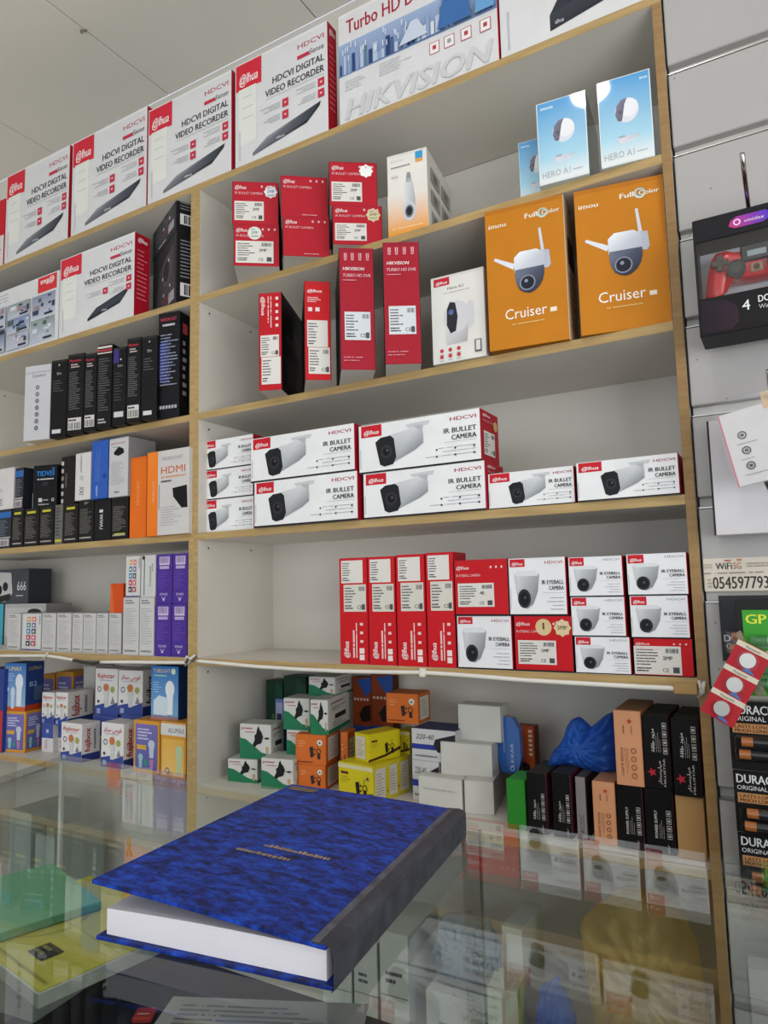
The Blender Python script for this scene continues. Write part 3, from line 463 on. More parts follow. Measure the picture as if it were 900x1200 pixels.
def sticker_label(b, face, x0, y0, x1, y1, col='dcd8d2', seed=1, big=None, marks=True):
    f = b.F(face); f.R(x0, y0, x1, y1, col); W, H = x1 - x0, y1 - y0
    f.L(x0 + .05 * W, y0 + .3 * H, x0 + .55 * W, y1 - .08 * H, 6, '55555a', seed, fill=.4)
    f.L(x0 + .05 * W, y0 + .08 * H, x0 + .45 * W, y0 + .26 * H, 2, '3a3a40', seed + 1, fill=.5)
    if marks:
        f.B(x0 + .68 * W, y1 - .24 * H, x1 - .05 * W, y1 - .08 * H, '4a4a50', seed)
        f.T(x0 + .6 * W, y0 + .1 * H, .13 * H, 'CE', '333338'); f.R(x0 + .82 * W, y0 + .07 * H, x0 + .95 * W, y0 + .27 * H, '44444a')
    if big: f.T(x0 + .62 * W, y0 + .52 * H, .13 * H, big, '2a2a30', b=.02)
    f.build('label_sticker', b.root, STICKER)
def corner_logo(b, face, x0, y0, x1, y1, col=RED, word='@lhua'):
    f = b.F(face); f.R(x0, y0, x1, y1, col); W, H = x1 - x0, y1 - y0
    f.T(x0 + .14 * W, y0 + .22 * H, .36 * H, word, 'f4eeee', w=.72 * W, b=.03, it=.2)
    f.build('logo_panel', b.root)
def words_logo(f, x, y, h, col, w=None, word='@lhua'):
    f.T(x, y, h, word, col, w=w, b=.03, it=.2)
# --- printed pictures (flat print)
def pic_recorder(f, x0, y0, x1, y1, fade=True, legs=False):
    W, H = x1 - x0, y1 - y0; P = lambda a, c: (x0 + a * W, y0 + c * H)
    dk, mid, lt = '22252d', '3d4350', 'd9dadd'
    f.G([P(0, .12), P(.83, .52), P(1, 1), P(.22, .52)], mid, ['7a7d86' if fade else mid, mid, '31353f', '9a9da4' if fade else mid])
    f.G([P(0, 0), P(.8, .40), P(.83, .52), P(0, .12)], dk, ['6a6d76' if fade else dk, dk, dk, '7a7d86' if fade else dk])
    f.G([P(.8, .40), P(.98, .84), P(1, 1), P(.83, .52)], '101217')
    f.T(*P(.36, .27), .09 * H, 'alhua', 'e8e8ea', w=.12 * W, b=.02)
def pic_bullet(f, x0, y0, x1, y1):
    W, H = x1 - x0, y1 - y0; P = lambda a, c: (x0 + a * W, y0 + c * H)
    f.G([P(.55, .95), P(.98, .98), P(.95, .88), P(.6, .86)], 'c9ccd0'); f.G([P(.70, .9), P(.86, .9), P(.84, .5), P(.72, .5)], 'b4b8bd')
    f.G([P(.22, .74), P(.72, .86), P(.86, .72), P(.86, .46), P(.72, .32), P(.3, .06)], 'c6c9ce', ['ccced2', 'd6d8db', 'b0b3b9', '8e9299', '8e9299', '9ca0a6'])
    f.G([P(.0, .62), P(.1, .72), P(.28, .74), P(.34, .66), P(.38, .2), P(.32, .04), P(.16, .0), P(.08, .06)], '1d1d21')
    f.E(*P(.2, .36), .11 * W, '303036'); f.E(*P(.2, .36), .065 * W, '0c0c10'); f.E(*P(.22, .39), .02 * W, '5a5a66')
def pic_eyeball(f, x0, y0, x1, y1):
    W, H = x1 - x0, y1 - y0; P = lambda a, c: (x0 + a * W, y0 + c * H)
    f.G([P(.05, .92), P(.2, 1), P(.8, 1), P(.98, .92), P(.9, .45), P(.72, .12), P(.5, 0), P(.28, .06), P(.12, .4)], 'c4c6cb', ['c6c8cc', 'd4d6d9', 'c8cace', 'a2a5ab', '8e9298', '868a91', '989ba2', 'b2b5ba', 'c2c4c8'])
    f.G([P(.05, .92), P(.2, 1), P(.8, 1), P(.98, .92), P(.9, .86), P(.12, .86)], 'dddfe2')
    f.E(*P(.40, .27), .24 * W, '2a2a2f', ry=.25 * H); f.E(*P(.40, .27), .17 * W, '121216', ry=.18 * H); f.E(*P(.43, .3), .05 * W, '4a4a55')
def pic_ptz(f, x0, y0, x1, y1):
    W, H = x1 - x0, y1 - y0; P = lambda a, c: (x0 + a * W, y0 + c * H)
    f.G([P(.02, .66), P(.0, .62), P(.32, .42), P(.36, .5)], 'dfe2ea'); f.G([P(.76, 1), P(.8, 1), P(.86, .5), P(.80, .5)], 'd2d5de')
    f.G([P(.80, .64), P(.92, .63), P(.94, .40), P(.90, .34), P(.80, .36)], 'b6bbc8')
    f.G([P(.34, .6), P(.44, .68), P(.72, .68), P(.84, .6), P(.84, .36), P(.34, .36)], 'd6dae4', ['e6e8ee', 'f0f2f6', 'dde0e8', 'c2c6d2', 'b6bac8', 'ccd0da'])
    f.G([P(.35, .4), P(.83, .4), P(.83, .28), P(.80, .17), P(.74, .08), P(.66, .02), P(.58, 0), P(.50, .02), P(.42, .07), P(.37, .17), P(.35, .28)], '5d6478', ['6d7488', '4a5064', '3f4456', '3a3e50', '343848', '303444', '303444', '343848', '424860', '5a6076', '6a7186'])
    f.E(*P(.55, .17), .11 * W, '20232e'); f.ring(*P(.55, .17), .13 * W, .02 * W, '8a90a2'); f.E(*P(.53, .2), .03 * W, '8c93a8')
def pic_pan(f, x0, y0, x1, y1):
    W, H = x1 - x0, y1 - y0; P = lambda a, c: (x0 + a * W, y0 + c * H)
    f.G([P(.1, .1), P(.3, 0), P(.75, .04), P(.95, .14), P(.9, .4), P(.65, .5), P(.3, .46), P(.14, .36)], 'cfd2e0', ['c2c6d6', 'd4d7e2', 'd6d9e4', 'b8bccd', 'c8ccda', 'e2e4ec', 'e6e8ef', 'd2d5e0'])
    f.E(*P(.54, .72), .42 * W, 'd9dbe6', ry=.27 * H); f.E(*P(.62, .76), .30 * W, 'e8e9f0', ry=.2 * H)
    f.G([P(.12, .66), P(.18, .86), P(.34, .97), P(.56, .99), P(.46, .86), P(.4, .66), P(.34, .5), P(.2, .52)], '4c4866', ['57526f', '625d7a', '6b6684', '57526f', '474360', '3e3a56', '45415c', '4c4866'])
    f.E(*P(.3, .7), .07 * W, '2a2740'); f.R(*P(.2, .14), *P(.42, .18), '9fa3b6')
def pic_bulbcam(f, x0, y0, x1, y1):
    W, H = x1 - x0, y1 - y0; P = lambda a, c: (x0 + a * W, y0 + c * H)
    f.G([P(.36, .86), P(.42, 1), P(.58, 1), P(.64, .86)], '8e9095'); f.R(*P(.36, .8), *P(.64, .88), 'a8aab0')
    f.G([P(.3, .8), P(.7, .8), P(.82, .45), P(.82, .3), P(.18, .3), P(.18, .45)], 'c6c8ce', ['d8dade', 'c2c4ca', 'b0b2ba', 'a8aab2', 'ccced4', 'dfe0e4'])
    f.E(*P(.5, .2), .34 * W, 'c9cbd1', ry=.2 * H); f.E(*P(.5, .2), .22 * W, '6f7178', ry=.13 * H); f.E(*P(.5, .2), .15 * W, '24252b', ry=.09 * H)
def pic_adapter(f, x0, y0, x1, y1, col='231a18'):
    W, H = x1 - x0, y1 - y0; P = lambda a, c: (x0 + a * W, y0 + c * H)
    f.G([P(0, .9), P(.3, 1), P(.36, .2), P(.1, .1)], col); f.G([P(.36, .8), P(.5, .82), P(.5, .7), P(.36, .68)], col); f.G([P(.36, .45), P(.5, .47), P(.5, .36), P(.36, .34)], col)
    f.ring(*P(.76, .62), .2 * W, .06 * W, col); f.G([P(.66, .5), P(.88, .5), P(.9, 0), P(.66, .05)], col); f.R(*P(.7, .9), *P(.73, 1.2), col)
def pic_bird(f, x0, y0, x1, y1):
    W, H = x1 - x0, y1 - y0; P = lambda a, c: (x0 + a * W, y0 + c * H)
    f.G([P(.0, .1), P(.12, .35), P(.1, .55), P(.2, .62), P(.28, .9), P(.34, 1), P(.4, .84), P(.52, .7), P(.6, .5), P(.56, .38)], '141816')
    f.G([P(.0, .1), P(.56, .38), P(.5, .2), P(.25, .12), P(.12, .0)], '141816'); f.G([P(.62, .42), P(.8, .5), P(1, .44), P(.84, .38)], '2a2e2b')
def pic_lamp(f, x0, y0, x1, y1, col='e6ebf2'):
    W, H = x1 - x0, y1 - y0; P = lambda a, c: (x0 + a * W, y0 + c * H)
    f.G([P(.25, 0), P(.75, 0), P(.8, .6), P(.2, .6)], col); f.E(*P(.5, .75), .42 * W, col, ry=.25 * H)
# --- designs: each gets the Box, its option, and paints it
def d_dvr(b, o, small=False):
    b.body(WH, r=DRED, l=WH, t='4a4a4c', b='3a3634'); b.tuck('e4e4e6')
    f = b.F('front'); f.R(0, 0, .012, 1, 'd43a4a' if False else WH); f.R(.985, 0, 1, 1, 'dfdfe2')
    f.R(.04, .2, .24, .74, 'e4e5df'); f.L(.08, .4, .22, .7, 3, 'c4c6c0', 5, fill=.08, words=1); f.R(.045, .06, .06, .34, 'c2c2c4'); f.build('side_panel_print', b.root)
    corner_logo(b, 'front', .008, .73, .3, .985, 'd42a3e')
    f = b.F('front'); f.T(.965, .86, .045, 'HDCVI', 'b5304a', 'r', w=.27); f.R(.69, .765, .82, .80, 'c2324a'); f.T(.965, .765, .05, 'Sense', '4a4048', 'r', w=.15, it=.3)
    f.T(.965, .655, .062, 'HDCVI DIGITAL', INK, 'r', w=.54, b=.028); f.T(.965, .555, .062, 'VIDEO RECORDER', INK, 'r', w=.62, b=.028)
    f.R(.35, .53, .965, .533, '8a8a90'); f.build('lettering', b.root)
    f = b.F('front')
    for i, (x, y) in enumerate([(.9, .46), (.9, .36)] + ([] if small else [(.53, .42), (.53, .31)]) + ([(.6, .40)] if small else [])):
        f.R(x, y - .03, x + .065, y + .045, 'c4354a'); f.R(x + .022, y, x + .042, y + .016, 'e8c8cc'); f.L(x - .24, y - .02, x - .02, y + .04, 3, 'a4a4aa', i, 'r', fill=.3)
    f.build('feature_icon', b.root)
    f = b.F('front'); pic_recorder(f, .2 if not small else .4, .06 if not small else .1, .93, .30 if not small else .36, fade=not small); f.build('recorder_picture', b.root)
    f = b.F('right'); f.T(.2, .9, .05, '@lhua', 'f0e4e4', w=.6, b=.03, it=.2); f.L(.15, .2, .85, .82, 12, 'd87a86', 4, fill=.25); f.build('side_lettering', b.root)
def d_dvr_small(b, o): d_dvr(b, o, True)
def d_dvr_plain(b, o):
    b.body(WH, r=WH, t='4a4a4c', b='3a3634'); b.tuck('e4e4e6')
    f = b.F('front'); f.R(.045, .05, .06, .35, 'bcbcc0'); f.build('fine_print', b.root)
    f = b.F('front'); f.G([(.3, .06), (.95, .2), (.98, .36), (.3, .18)], '23252c', ['2a2d36', '23252c', '3a3e48', '3a3e48']); f.G([(.3, .18), (.98, .36), (.9, .62), (.42, .42)], '30343e'); f.T(.33, .10, .03, 'alhua', 'e0e0e4', w=.05); f.build('recorder_picture', b.root)
def d_turbo(b, o):
    b.body(WH, r=RED, t='5a5a5c', b='3a3634'); b.tuck('e4e4e6')
    f = b.F('front'); f.T(.06, .80, .125, 'Turbo HD DVR', 'a81d33', w=.56, b=.03); f.build('heading', b.root)
    f = b.F('front'); f.R(0, .43, 1, .72, '6f86b4', '9db0d2'); rnd = random.Random(8)
    for k in range(34):
        x = .01 + k * .0288; hh = rnd.uniform(.06, .22); c = rnd.choice(['b9c6dc', '47608f', 'd3dbe8', '2d4373', '8fa5c8', '5d7f8e', '74846f'])
        f.R(x, .44, x + rnd.uniform(.012, .03), .44 + hh, c)
    for k in range(22): 
        x = rnd.uniform(.02, .5); y = rnd.uniform(.5, .66); f.R(x, y, x + .006, y + .05, 'dfe6f0')
    f.G([(.42, .45), (.5, .62), (.54, .62), (.60, .46)], 'c9d3e4'); f.G([(.66, .44), (.7, .7), (.84, .7), (.86, .44)], '3f6cab'); f.G([(.88, .44), (.9, .7), (.99, .7), (.99, .44)], '6aa0d2'); f.build('photo_band', b.root)
    f = b.F('front')
    for k, x in enumerate((.60, .69, .79, .90)):
        f.R(x, .28, x + .062, .38, 'b8394a'); f.R(x + .004, .286, x + .058, .374, 'ececec'); f.R(x + .02, .315, x + .042, .35, 'b8394a' if k != 1 else '9a9aa0')
    f.L(.05, .28, .22, .38, 4, 'c2c2c6', 3, fill=.3); f.L(.28, .28, .5, .4, 5, 'c2c2c6', 4, fill=.3); f.T(.05, .03, .17, 'HIKVISION', 'cdcdd0', w=.92, b=.03, it=.25); f.build('lettering', b.root)
def d_red_end(b, o):
    b.body(RED, r=RED, t='2a2626', b='2a2626'); f = b.F('front'); f.R(.5, 0, 1, .46, 'd8d4d2'); f.L(.55, .05, .97, .42, 10, '8a8a90', 3); f.build('label_sticker', b.root, STICKER)
def d_grid(b, o):
    b.body(WH, r=WH, t='33343a', b=WH); f = b.F('front_over'); rnd = random.Random(4)
    cols = ['8b90ab', '5d6fa0', '49597f', 'b0b3c4', '7a8fb5', '8a9a98']
    k = 0
    for i in range(4):
        for j in range(3 if i % 2 else 2):
            n = 3 if i % 2 else 2; x0 = .03 + i * .235; y0 = .27 + j * .70 / n; x1 = x0 + .225; y1 = y0 + .68 / n - .01
            base = cols[(k * 5 + i) % 6]; f.R(x0, y0, x1, y1, base, 'c3c8d8'); k += 1
            for q in range(9):
                xx = rnd.uniform(x0, x1 - .06); yy = rnd.uniform(y0, y1 - .08); f.R(xx, yy, xx + rnd.uniform(.015, .06), yy + rnd.uniform(.02, .08), rnd.choice(['39425e', 'd6d9e4', '6f7fa6', '2c3450', '9b8a92', '52665c', 'c2b6b8']))
            f.R(x0 + .02, y1 - .05, x0 + .1, y1 - .02, '2a2f42')
    f.build('photo_grid', b.root); corner_logo(b, 'front_over', .02, .02, .20, .24, 'd8323c')
    f = b.F('front_over'); f.L(.5, .05, .95, .2, 3, 'b4b4ba', 2, fill=.3); f.build('fine_print', b.root)
def d_black_cctv(b, o):
    b.body('343338', r='0f0e12', t='1c1b1f'); f = b.F('front')
    f.G([(.1, .05), (.95, .1), (.9, .9), (.3, .7)], '4a494f'); f.E(.62, .6, .2, '57565c'); f.E(.6, .6, .13, '38373d')
    for x, y in ((.45, .55), (.7, .72), (.75, .35), (.5, .3)): f.E(x, y, .022, 'd0d0d6')
    f.R(.7, .1, .93, .24, 'a8a8ae'); f.R(.3, .06, .6, .075, 'd6d6da'); f.R(.45, .2, .75, .215, 'b03040'); f.build('camera_picture', b.root)
    f = b.F('right'); f.L(.1, .36, .8, .9, 11, '7a7a80', 3, fill=.35); f.E(.78, .93, .05, 'd8d8dc'); f.build('fine_print', b.root)
    f = b.F('right'); f.R(.1, .12, .95, .3, 'd4d0d2'); f.B(.2, .14, .9, .28, '2a2a2e', 5, 12); f.build('barcode_label', b.root, STICKER)
def d_white_slim(b, o):
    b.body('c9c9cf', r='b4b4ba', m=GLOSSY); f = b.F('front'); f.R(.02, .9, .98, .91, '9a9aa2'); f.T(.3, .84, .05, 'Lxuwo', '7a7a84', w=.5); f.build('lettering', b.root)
    f = b.F('front')
    for k in range(7): f.ring(.5, .70 - k * .09, .07, .025, '4a4a52', 14); f.E(.5, .70 - k * .09, .02, '4a4a52', 8)
    f.build('icon_column', b.root)
def d_blk_tall(b, o):
    b.body('0f0e11', r='0b0a0d', t='2a292c'); b.tuck('2a2a2d'); f = b.F('front')
    if o == 0:
        f.T(.5, .80, .035, 'TV+', 'c8c8cc', 'c', w=.3); f.E(.5, .93, .05, 'b4b4ba'); f.L(.15, .58, .85, .74, 5, '55555a', 3, fill=.35); f.ring(.5, .86, .02, .01, 'b03048'); f.R(.15, .05, .7, .1, 'd0d0d4')
    elif o == 2: f.R(0, .955, 1, .98, 'cfc8bc'); f.R(0, .92, 1, .94, 'c03a48'); f.R(0, .89, 1, .905, 'cfc8bc'); f.L(.12, .2, .9, .84, 22, '5c5c62', 5, fill=.4); f.L(.12, .05, .8, .12, 2, 'b8b8be', 3)
    elif o == 3: f.R(.05, .8, .45, .97, '3c3478'); f.E(.6, .84, .06, 'c8c8cc'); f.T(.35, .74, .03, 'TV+', 'c8c8cc', w=.4); f.L(.15, .3, .85, .68, 10, '4a4a50', 3, fill=.3); f.R(.15, .1, .85, .17, 'c8c8cc')
    else: f.L(.12, .3, .9, .78, 20, '66666c', 7, fill=.4)
    f.build('fine_print', b.root)
    if o == 1:
        f = b.F('front'); f.T(.12, .90, .035, 'Mycwtex', 'c63a50', w=.7, b=.03); f.L(.2, .82, .85, .88, 2, 'c4b4b4', 3); f.build('heading', b.root)
        f = b.F('front'); f.R(.1, .05, .9, .2, 'cfcbc8'); f.B(.15, .06, .85, .14, '2a2a2e', 7, 12); f.L(.15, .15, .85, .19, 1, '2a2a2e', 3); f.build('barcode_label', b.root, STICKER)
def d_blk_big(b, o):
    b.body('0d0c12', r='0a090e', t='2a292c'); f = b.F('front'); f.G([(.05, .7), (.5, .76), (.55, .3), (.05, .36)], '2c3580', ['39449c', '252c66', '1c1f40', '2f3a8c']); f.build('blue_print', b.root)
    f = b.F('front'); f.T(.1, .92, .03, 'MIRRORCAST', 'c0405a', w=.75, b=.03); f.L(.2, .86, .8, .9, 1, 'b8b8be', 2); f.L(.1, .3, .95, .8, 17, '8f93a8', 3, fill=.35, words=5); f.build('fine_print', b.root)
    f = b.F('front')
    for k in range(6): f.R(.1 + k * .14, .09, .2 + k * .14, .12, 'aeaeb4')
    f.build('icon_row', b.root)
    f = b.F('right'); f.L(.3, .2, .7, .75, 7, '8a8a90', 4, fill=.5); f.R(.3, .8, .75, .9, 'a83a44'); f.build('side_print', b.root)
def d_blk_cable(b, o):
    b.body('121112', r='0e0d0f', t='3a393a'); b.tuck('35342f'); f = b.F('front'); f.L(.1, .2, .92, .8, 16, '6f6c66', 3 + o, fill=.42); f.L(.1, .07, .9, .14, 1, 'aaa69e', 2, words=4); f.build('fine_print', b.root)
    f = b.F('front')
    if o == 0: f.R(.2, .87, .8, .93, 'c9c23c')
    elif o == 2: f.R(.2, .1, .85, .15, 'c9c23c')
    else: f.T(.4, .9, .05, 'BP', 'a8a8a8', w=.25)
    f.build('yellow_tab' if o != 1 else 'lettering', b.root)
def d_grey_side(b, o):
    b.body('6c6b66', r='3a3936', t='3a393a'); f = b.F('front'); f.L(.1, .2, .9, .95, 9, '4a4946', 3, fill=.5); f.R(.1, .06, .9, .12, 'c9c23c'); f.build('fine_print', b.root)
def d_wiwu(b, o):
    b.body('101013', r='0d0d10', t='303034'); f = b.F('front_down'); f.T(.36, .35, .2, 'WiWU', 'd8d8dc', w=.36, b=.03); f.R(.25, .33, .32, .55, 'd8d8dc'); f.build('lettering', b.root)
def d_blue_blk(b, o):
    b.body('2a2d38', r='1c1e26', t='3a3d48'); f = b.F('front'); f.R(0, .78, 1, .93, '2a6ab4'); f.build('blue_heading', b.root)
    f = b.F('front'); f.L(.1, .32, .92, .74, 9, '6a7080', 3, fill=.4); f.R(.05, .06, .9, .24, 'c6bcc2'); f.B(.12, .08, .82, .2, '5a4a54', 3); f.R(.0, .26, 1, .29, 'b8b8bc'); f.build('barcode_label', b.root, STICKER)
def d_white_script(b, o):
    b.body('dcd8d8', r='b8b4b4', t='c8c4c4'); b.tuck('d0cccc'); f = b.F('front_down'); f.T(.05, .32, .16, 'mytton', '55505a', w=.36, it=.3); f.L(.48, .3, .62, .55, 3, '8a8690', 3, fill=.3); f.T(.70, .3, .28, 'XXI', '55505a', w=.2, it=.3); f.build('lettering', b.root)
def d_tid(b, o):
    b.body('0c0c10', l='a4bcd4', r='101014', t='2a2a2e'); f = b.F('front'); f.T(.14, .74, .12, 'TIDVEI', '2f86d8', w=.74, b=.03); f.L(.18, .64, .9, .69, 1, 'd0d0d4', 2, words=4); f.T(.4, .5, .09, 'ATV', '4a525c', w=.25); f.E(.86, .9, .05, '2a6ab4'); f.build('lettering', b.root)
    f = b.F('front'); f.R(.25, .13, .4, .22, 'c8c8cc'); f.L(.43, .14, .8, .2, 1, '9a9aa0', 4, words=3); f.L(.25, .04, .8, .1, 1, '9a9aa0', 5, words=5); f.ring(.86, .17, .06, .025, 'c8c8cc'); f.build('fine_print', b.root)
    f = b.F('left'); f.R(0, 0, 1, .35, 'c9d2da'); f.R(.2, .05, .8, .2, 'e4e4e6'); f.build('side_print', b.root)
def d_blk_label(b, o):
    b.body('161413', r='1c1b1a', t='35322f'); f = b.F('front'); rnd = random.Random(2)
    for k in range(6): f.R(.03, .05 + k * .155, .2, .13 + k * .155, rnd.choice(['b8b4b0', '8a8680', 'c8c4c0']))
    f.build('edge_label', b.root); f = b.F('front_down'); f.T(.34, .32, .12, 'TOSONIC', '8f8a80', w=.3); f.build('lettering', b.root)
def d_blue_up(b, o):
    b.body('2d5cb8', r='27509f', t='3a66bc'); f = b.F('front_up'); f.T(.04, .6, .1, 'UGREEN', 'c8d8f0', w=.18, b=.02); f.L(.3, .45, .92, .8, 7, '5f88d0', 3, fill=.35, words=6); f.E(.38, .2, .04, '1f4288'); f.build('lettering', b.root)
def d_adapter(b, o):
    b.body('c9c9cb', r='8a8a8c', t='b4b4b6'); b.tuck('bcbcbe'); f = b.F('front'); f.T(.1, .89, .035, 'MICROSOFT' if False else 'MICROCAST', 'b84a5a', w=.75); f.L(.2, .83, .8, .86, 1, '9a9aa0', 1); f.build('heading', b.root)
    f = b.F('front'); f.G([(.25, .76), (.5, .85), (.75, .80), (.78, .73), (.5, .69), (.27, .72)], '101013'); f.build('device_picture', b.root)
    f = b.F('front'); f.L(.12, .2, .88, .6, 14, 'a4a4a8', 3, fill=.3); f.L(.3, .06, .7, .1, 1, '6a6a70', 4); f.build('fine_print', b.root)
def d_orange_slim(b, o):
    b.body('e8701c', r='d86414', t='b85a1c'); b.tuck('e06a1a'); f = b.F('front_up'); f.T(.4, .42, .16, 'MICROCAST', 'f4a866', w=.3); f.build('lettering', b.root)
def d_hdmi(b, o):
    b.body('cfccca', l='ee7a20', r='cfccca', t='c86a24'); f = b.F('front'); f.R(0, 0, .26, 1, 'ee7a20', 'f2842c'); f.build('orange_side', b.root)
    f = b.F('front'); f.T(.36, .88, .04, 'MICROCAST', '9a9296', w=.5); f.T(.34, .72, .085, 'HDMI', 'd06030', w=.58, b=.0); f.L(.34, .66, .95, .7, 1, 'd09a80', 2, words=4); f.L(.34, .61, .6, .65, 1, '55555a', 2); f.build('heading', b.root)
    f = b.F('front'); f.G([(.62, .54), (.96, .56), (.98, .3), (.84, .3), (.64, .44)], '0f0e11'); f.L(.34, .1, .9, .34, 8, 'aaa6a8', 3, fill=.25); f.R(.29, .3, .305, .6, '8a8688'); f.build('device_picture', b.root)
    f = b.F('front_up'); f.T(.4, .82, .05, 'MICROCAST', 'f8c090', w=.25); f.build('side_lettering', b.root)
def d_white_fine(b, o):
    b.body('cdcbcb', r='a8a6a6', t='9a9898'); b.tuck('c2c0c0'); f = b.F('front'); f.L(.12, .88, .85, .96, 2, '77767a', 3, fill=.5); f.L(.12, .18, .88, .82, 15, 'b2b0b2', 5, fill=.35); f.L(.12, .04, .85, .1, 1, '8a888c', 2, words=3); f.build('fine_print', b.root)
def d_white_icons(b, o):
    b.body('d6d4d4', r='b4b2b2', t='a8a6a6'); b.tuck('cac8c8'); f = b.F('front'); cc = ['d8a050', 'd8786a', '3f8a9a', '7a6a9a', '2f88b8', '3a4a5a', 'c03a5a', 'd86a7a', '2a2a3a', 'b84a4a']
    for k in range(10):
        x = .26 + (k % 2) * .28; y = .78 - (k // 2) * .165; f.R(x, y, x + .2, y + .13, cc[k]); f.R(x + .06, y + .03, x + .14, y + .09, 'e4e0e0')
    f.build('colour_icon', b.root); f = b.F('front'); f.R(.9, .7, .96, .94, 'a8a0a4'); f.R(.02, 0, .98, .03, '4a4080'); f.build('edge_print', b.root)
def d_white_stripe(b, o):
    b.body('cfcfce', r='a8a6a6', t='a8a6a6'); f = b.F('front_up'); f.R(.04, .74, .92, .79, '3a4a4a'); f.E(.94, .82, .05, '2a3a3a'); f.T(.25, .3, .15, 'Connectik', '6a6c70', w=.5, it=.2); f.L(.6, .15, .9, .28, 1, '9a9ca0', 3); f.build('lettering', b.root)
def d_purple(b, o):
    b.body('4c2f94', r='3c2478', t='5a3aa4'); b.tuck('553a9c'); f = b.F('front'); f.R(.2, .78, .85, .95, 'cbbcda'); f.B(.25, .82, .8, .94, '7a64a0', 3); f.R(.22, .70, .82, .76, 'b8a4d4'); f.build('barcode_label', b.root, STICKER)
    f = b.F('front'); f.L(.12, .3, .9, .66, 8, '6a50ae', 3, fill=.3); f.T(.26, .17, .05, 'KNAK', 'c6b8e0', w=.5, b=.03); f.E(.5, .09, .07, 'c6b8e0'); f.E(.4, .13, .03, 'c6b8e0'); f.E(.6, .13, .03, 'c6b8e0'); f.build('lettering', b.root)
def d_orange_box(b, o):
    b.body('d9501c', r='b84014', t='c24a1c'); b.tuck('d04a18'); f = b.F('front'); f.G([(.0, .0), (.35, .0), (.15, .9), (0, 1)], 'e06a2c'); f.build('print', b.root)
def d_cyan(b, o):
    b.body('b8b6b6', l='4ab4cc', r='8a8888', t='3a3a40'); f = b.F('front'); f.R(.1, .2, .95, .9, 'c8c6c6'); f.E(.8, .8, .12, '2a2a30', ry=.08); f.build('print', b.root)
    f = b.F('front'); f.R(0, 0, .24, 1, '45b0c8'); f.R(.02, .1, .09, .6, '2a6a8a'); f.R(.24, 0, .27, 1, '2a3036'); f.build('cyan_end', b.root)
def d_g666(b, o):
    b.body('4a4c54', r='33353c', t='5a5c64'); f = b.F('front'); f.G([(.2, .95), (.62, .9), (.66, .3), (.5, .05), (.2, .1)], 'c8c8ca'); f.E(.5, .5, .06, '2a2a2e'); f.E(.36, .4, .07, '101013'); f.G([(.3, .2), (.62, .3), (.6, .1), (.4, .05)], '2a2a2e'); f.build('gamepad_picture', b.root)
    f = b.F('front'); f.T(.76, .38, .26, '666', 'e4e4e6', w=.19, b=.01); f.L(.74, .2, .9, .26, 1, 'c4c4c8', 2); f.build('lettering', b.root)
def d_bulb_frame(b, o):
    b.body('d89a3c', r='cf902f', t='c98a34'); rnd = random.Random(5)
    for face in ('front', 'right'):
        f = b.F(face); f.R(.08, .07, .92, .93, '5a62a8', '7a70b4'); f.build('picture_panel', b.root)
        f = b.F(face); f.L(.16, .62, .84, .86, 4, 'c4c8e4', 3, fill=.5); f.R(.14, .44, .5, .53, 'd8a84a'); pic_lamp(f, .55, .3, .85, .64, 'c4ccdc'); pic_lamp(f, .18, .1, .4, .36, '9ac4c8'); pic_lamp(f, .6, .1, .82, .28, 'b87ab0'); f.E(.5, .2, .09, '3a8a8a'); f.build('bulb_picture', b.root)
def d_bulb_led(b, o):
    b.body('d89a3c', r='cf902f', t='c98a34'); f = b.F('front'); f.R(.0, .76, 1, .97, 'd8d6d2'); f.T(.3, .81, .09, 'ALUMAX', '4a5a78', w=.65); f.R(.06, .05, .94, .70, 'e8c070', 'e2b050'); f.build('picture_panel', b.root)
    f = b.F('front'); pic_lamp(f, .14, .08, .42, .62, 'b08a50'); pic_lamp(f, .58, .08, .92, .6, 'b8c8a0'); f.ring(.28, .13, .09, .03, '5a6aa0'); f.build('bulb_picture', b.root)
def d_bulb_blue(b, o):
    b.body('3c72b8', r='223c7c', t='2c4a80'); f = b.F('front'); f.R(0, 0, 1, .09, 'cc5a2a'); f.R(0, .09, 1, .98, '8fb4d8', '3a72bc'); f.build('picture_panel', b.root)
    f = b.F('front'); f.T(.1, .84, .09, 'LUMAX', 'e0d468', w=.7, b=.04); f.L(.1, .62, .6, .8, 4, 'b8d0e8', 3, fill=.3); pic_lamp(f, .5, .1, .92, .78, 'dfe6ee'); pic_lamp(f, .3, .05, .55, .5, 'c8d6e4'); f.E(.16, .45, .08, 'd8e4f0'); f.build('bulb_picture', b.root)
    f = b.F('right'); f.R(0, 0, 1, .12, 'a83a20'); f.T(.15, .84, .08, 'LUMAX', 'b8a848', w=.7); f.T(.2, .5, .1, 'B2', '9ac4e8', w=.4); f.R(.45, .2, .9, .5, '4a5a78'); f.build('side_print', b.root)
def d_bulb_tube(b, o):
    b.body('3a7cc0', r='16305c', t='2c4a80'); f = b.F('front'); f.R(0, 0, 1, .1, 'c46a3a', '6a8ab0'); f.R(0, .1, 1, 1, '79a8d4', '3478c0'); f.build('picture_panel', b.root)
    f = b.F('front'); f.T(.08, .88, .07, 'TUBELIGHT', 'e8c890', w=.62, b=.04); f.E(.82, .91, .08, 'd8e8d0'); f.L(.1, .8, .6, .85, 1, '9fd0c0', 2); pic_lamp(f, .5, .12, .9, .74, 'e8eef4'); f.G([(.1, .1), (.62, .1), (.62, .42), (.3, .46), (.1, .36)], 'cfe0ec'); f.L(.08, .5, .42, .72, 5, 'a8cce8', 4, fill=.3); f.build('bulb_picture', b.root)
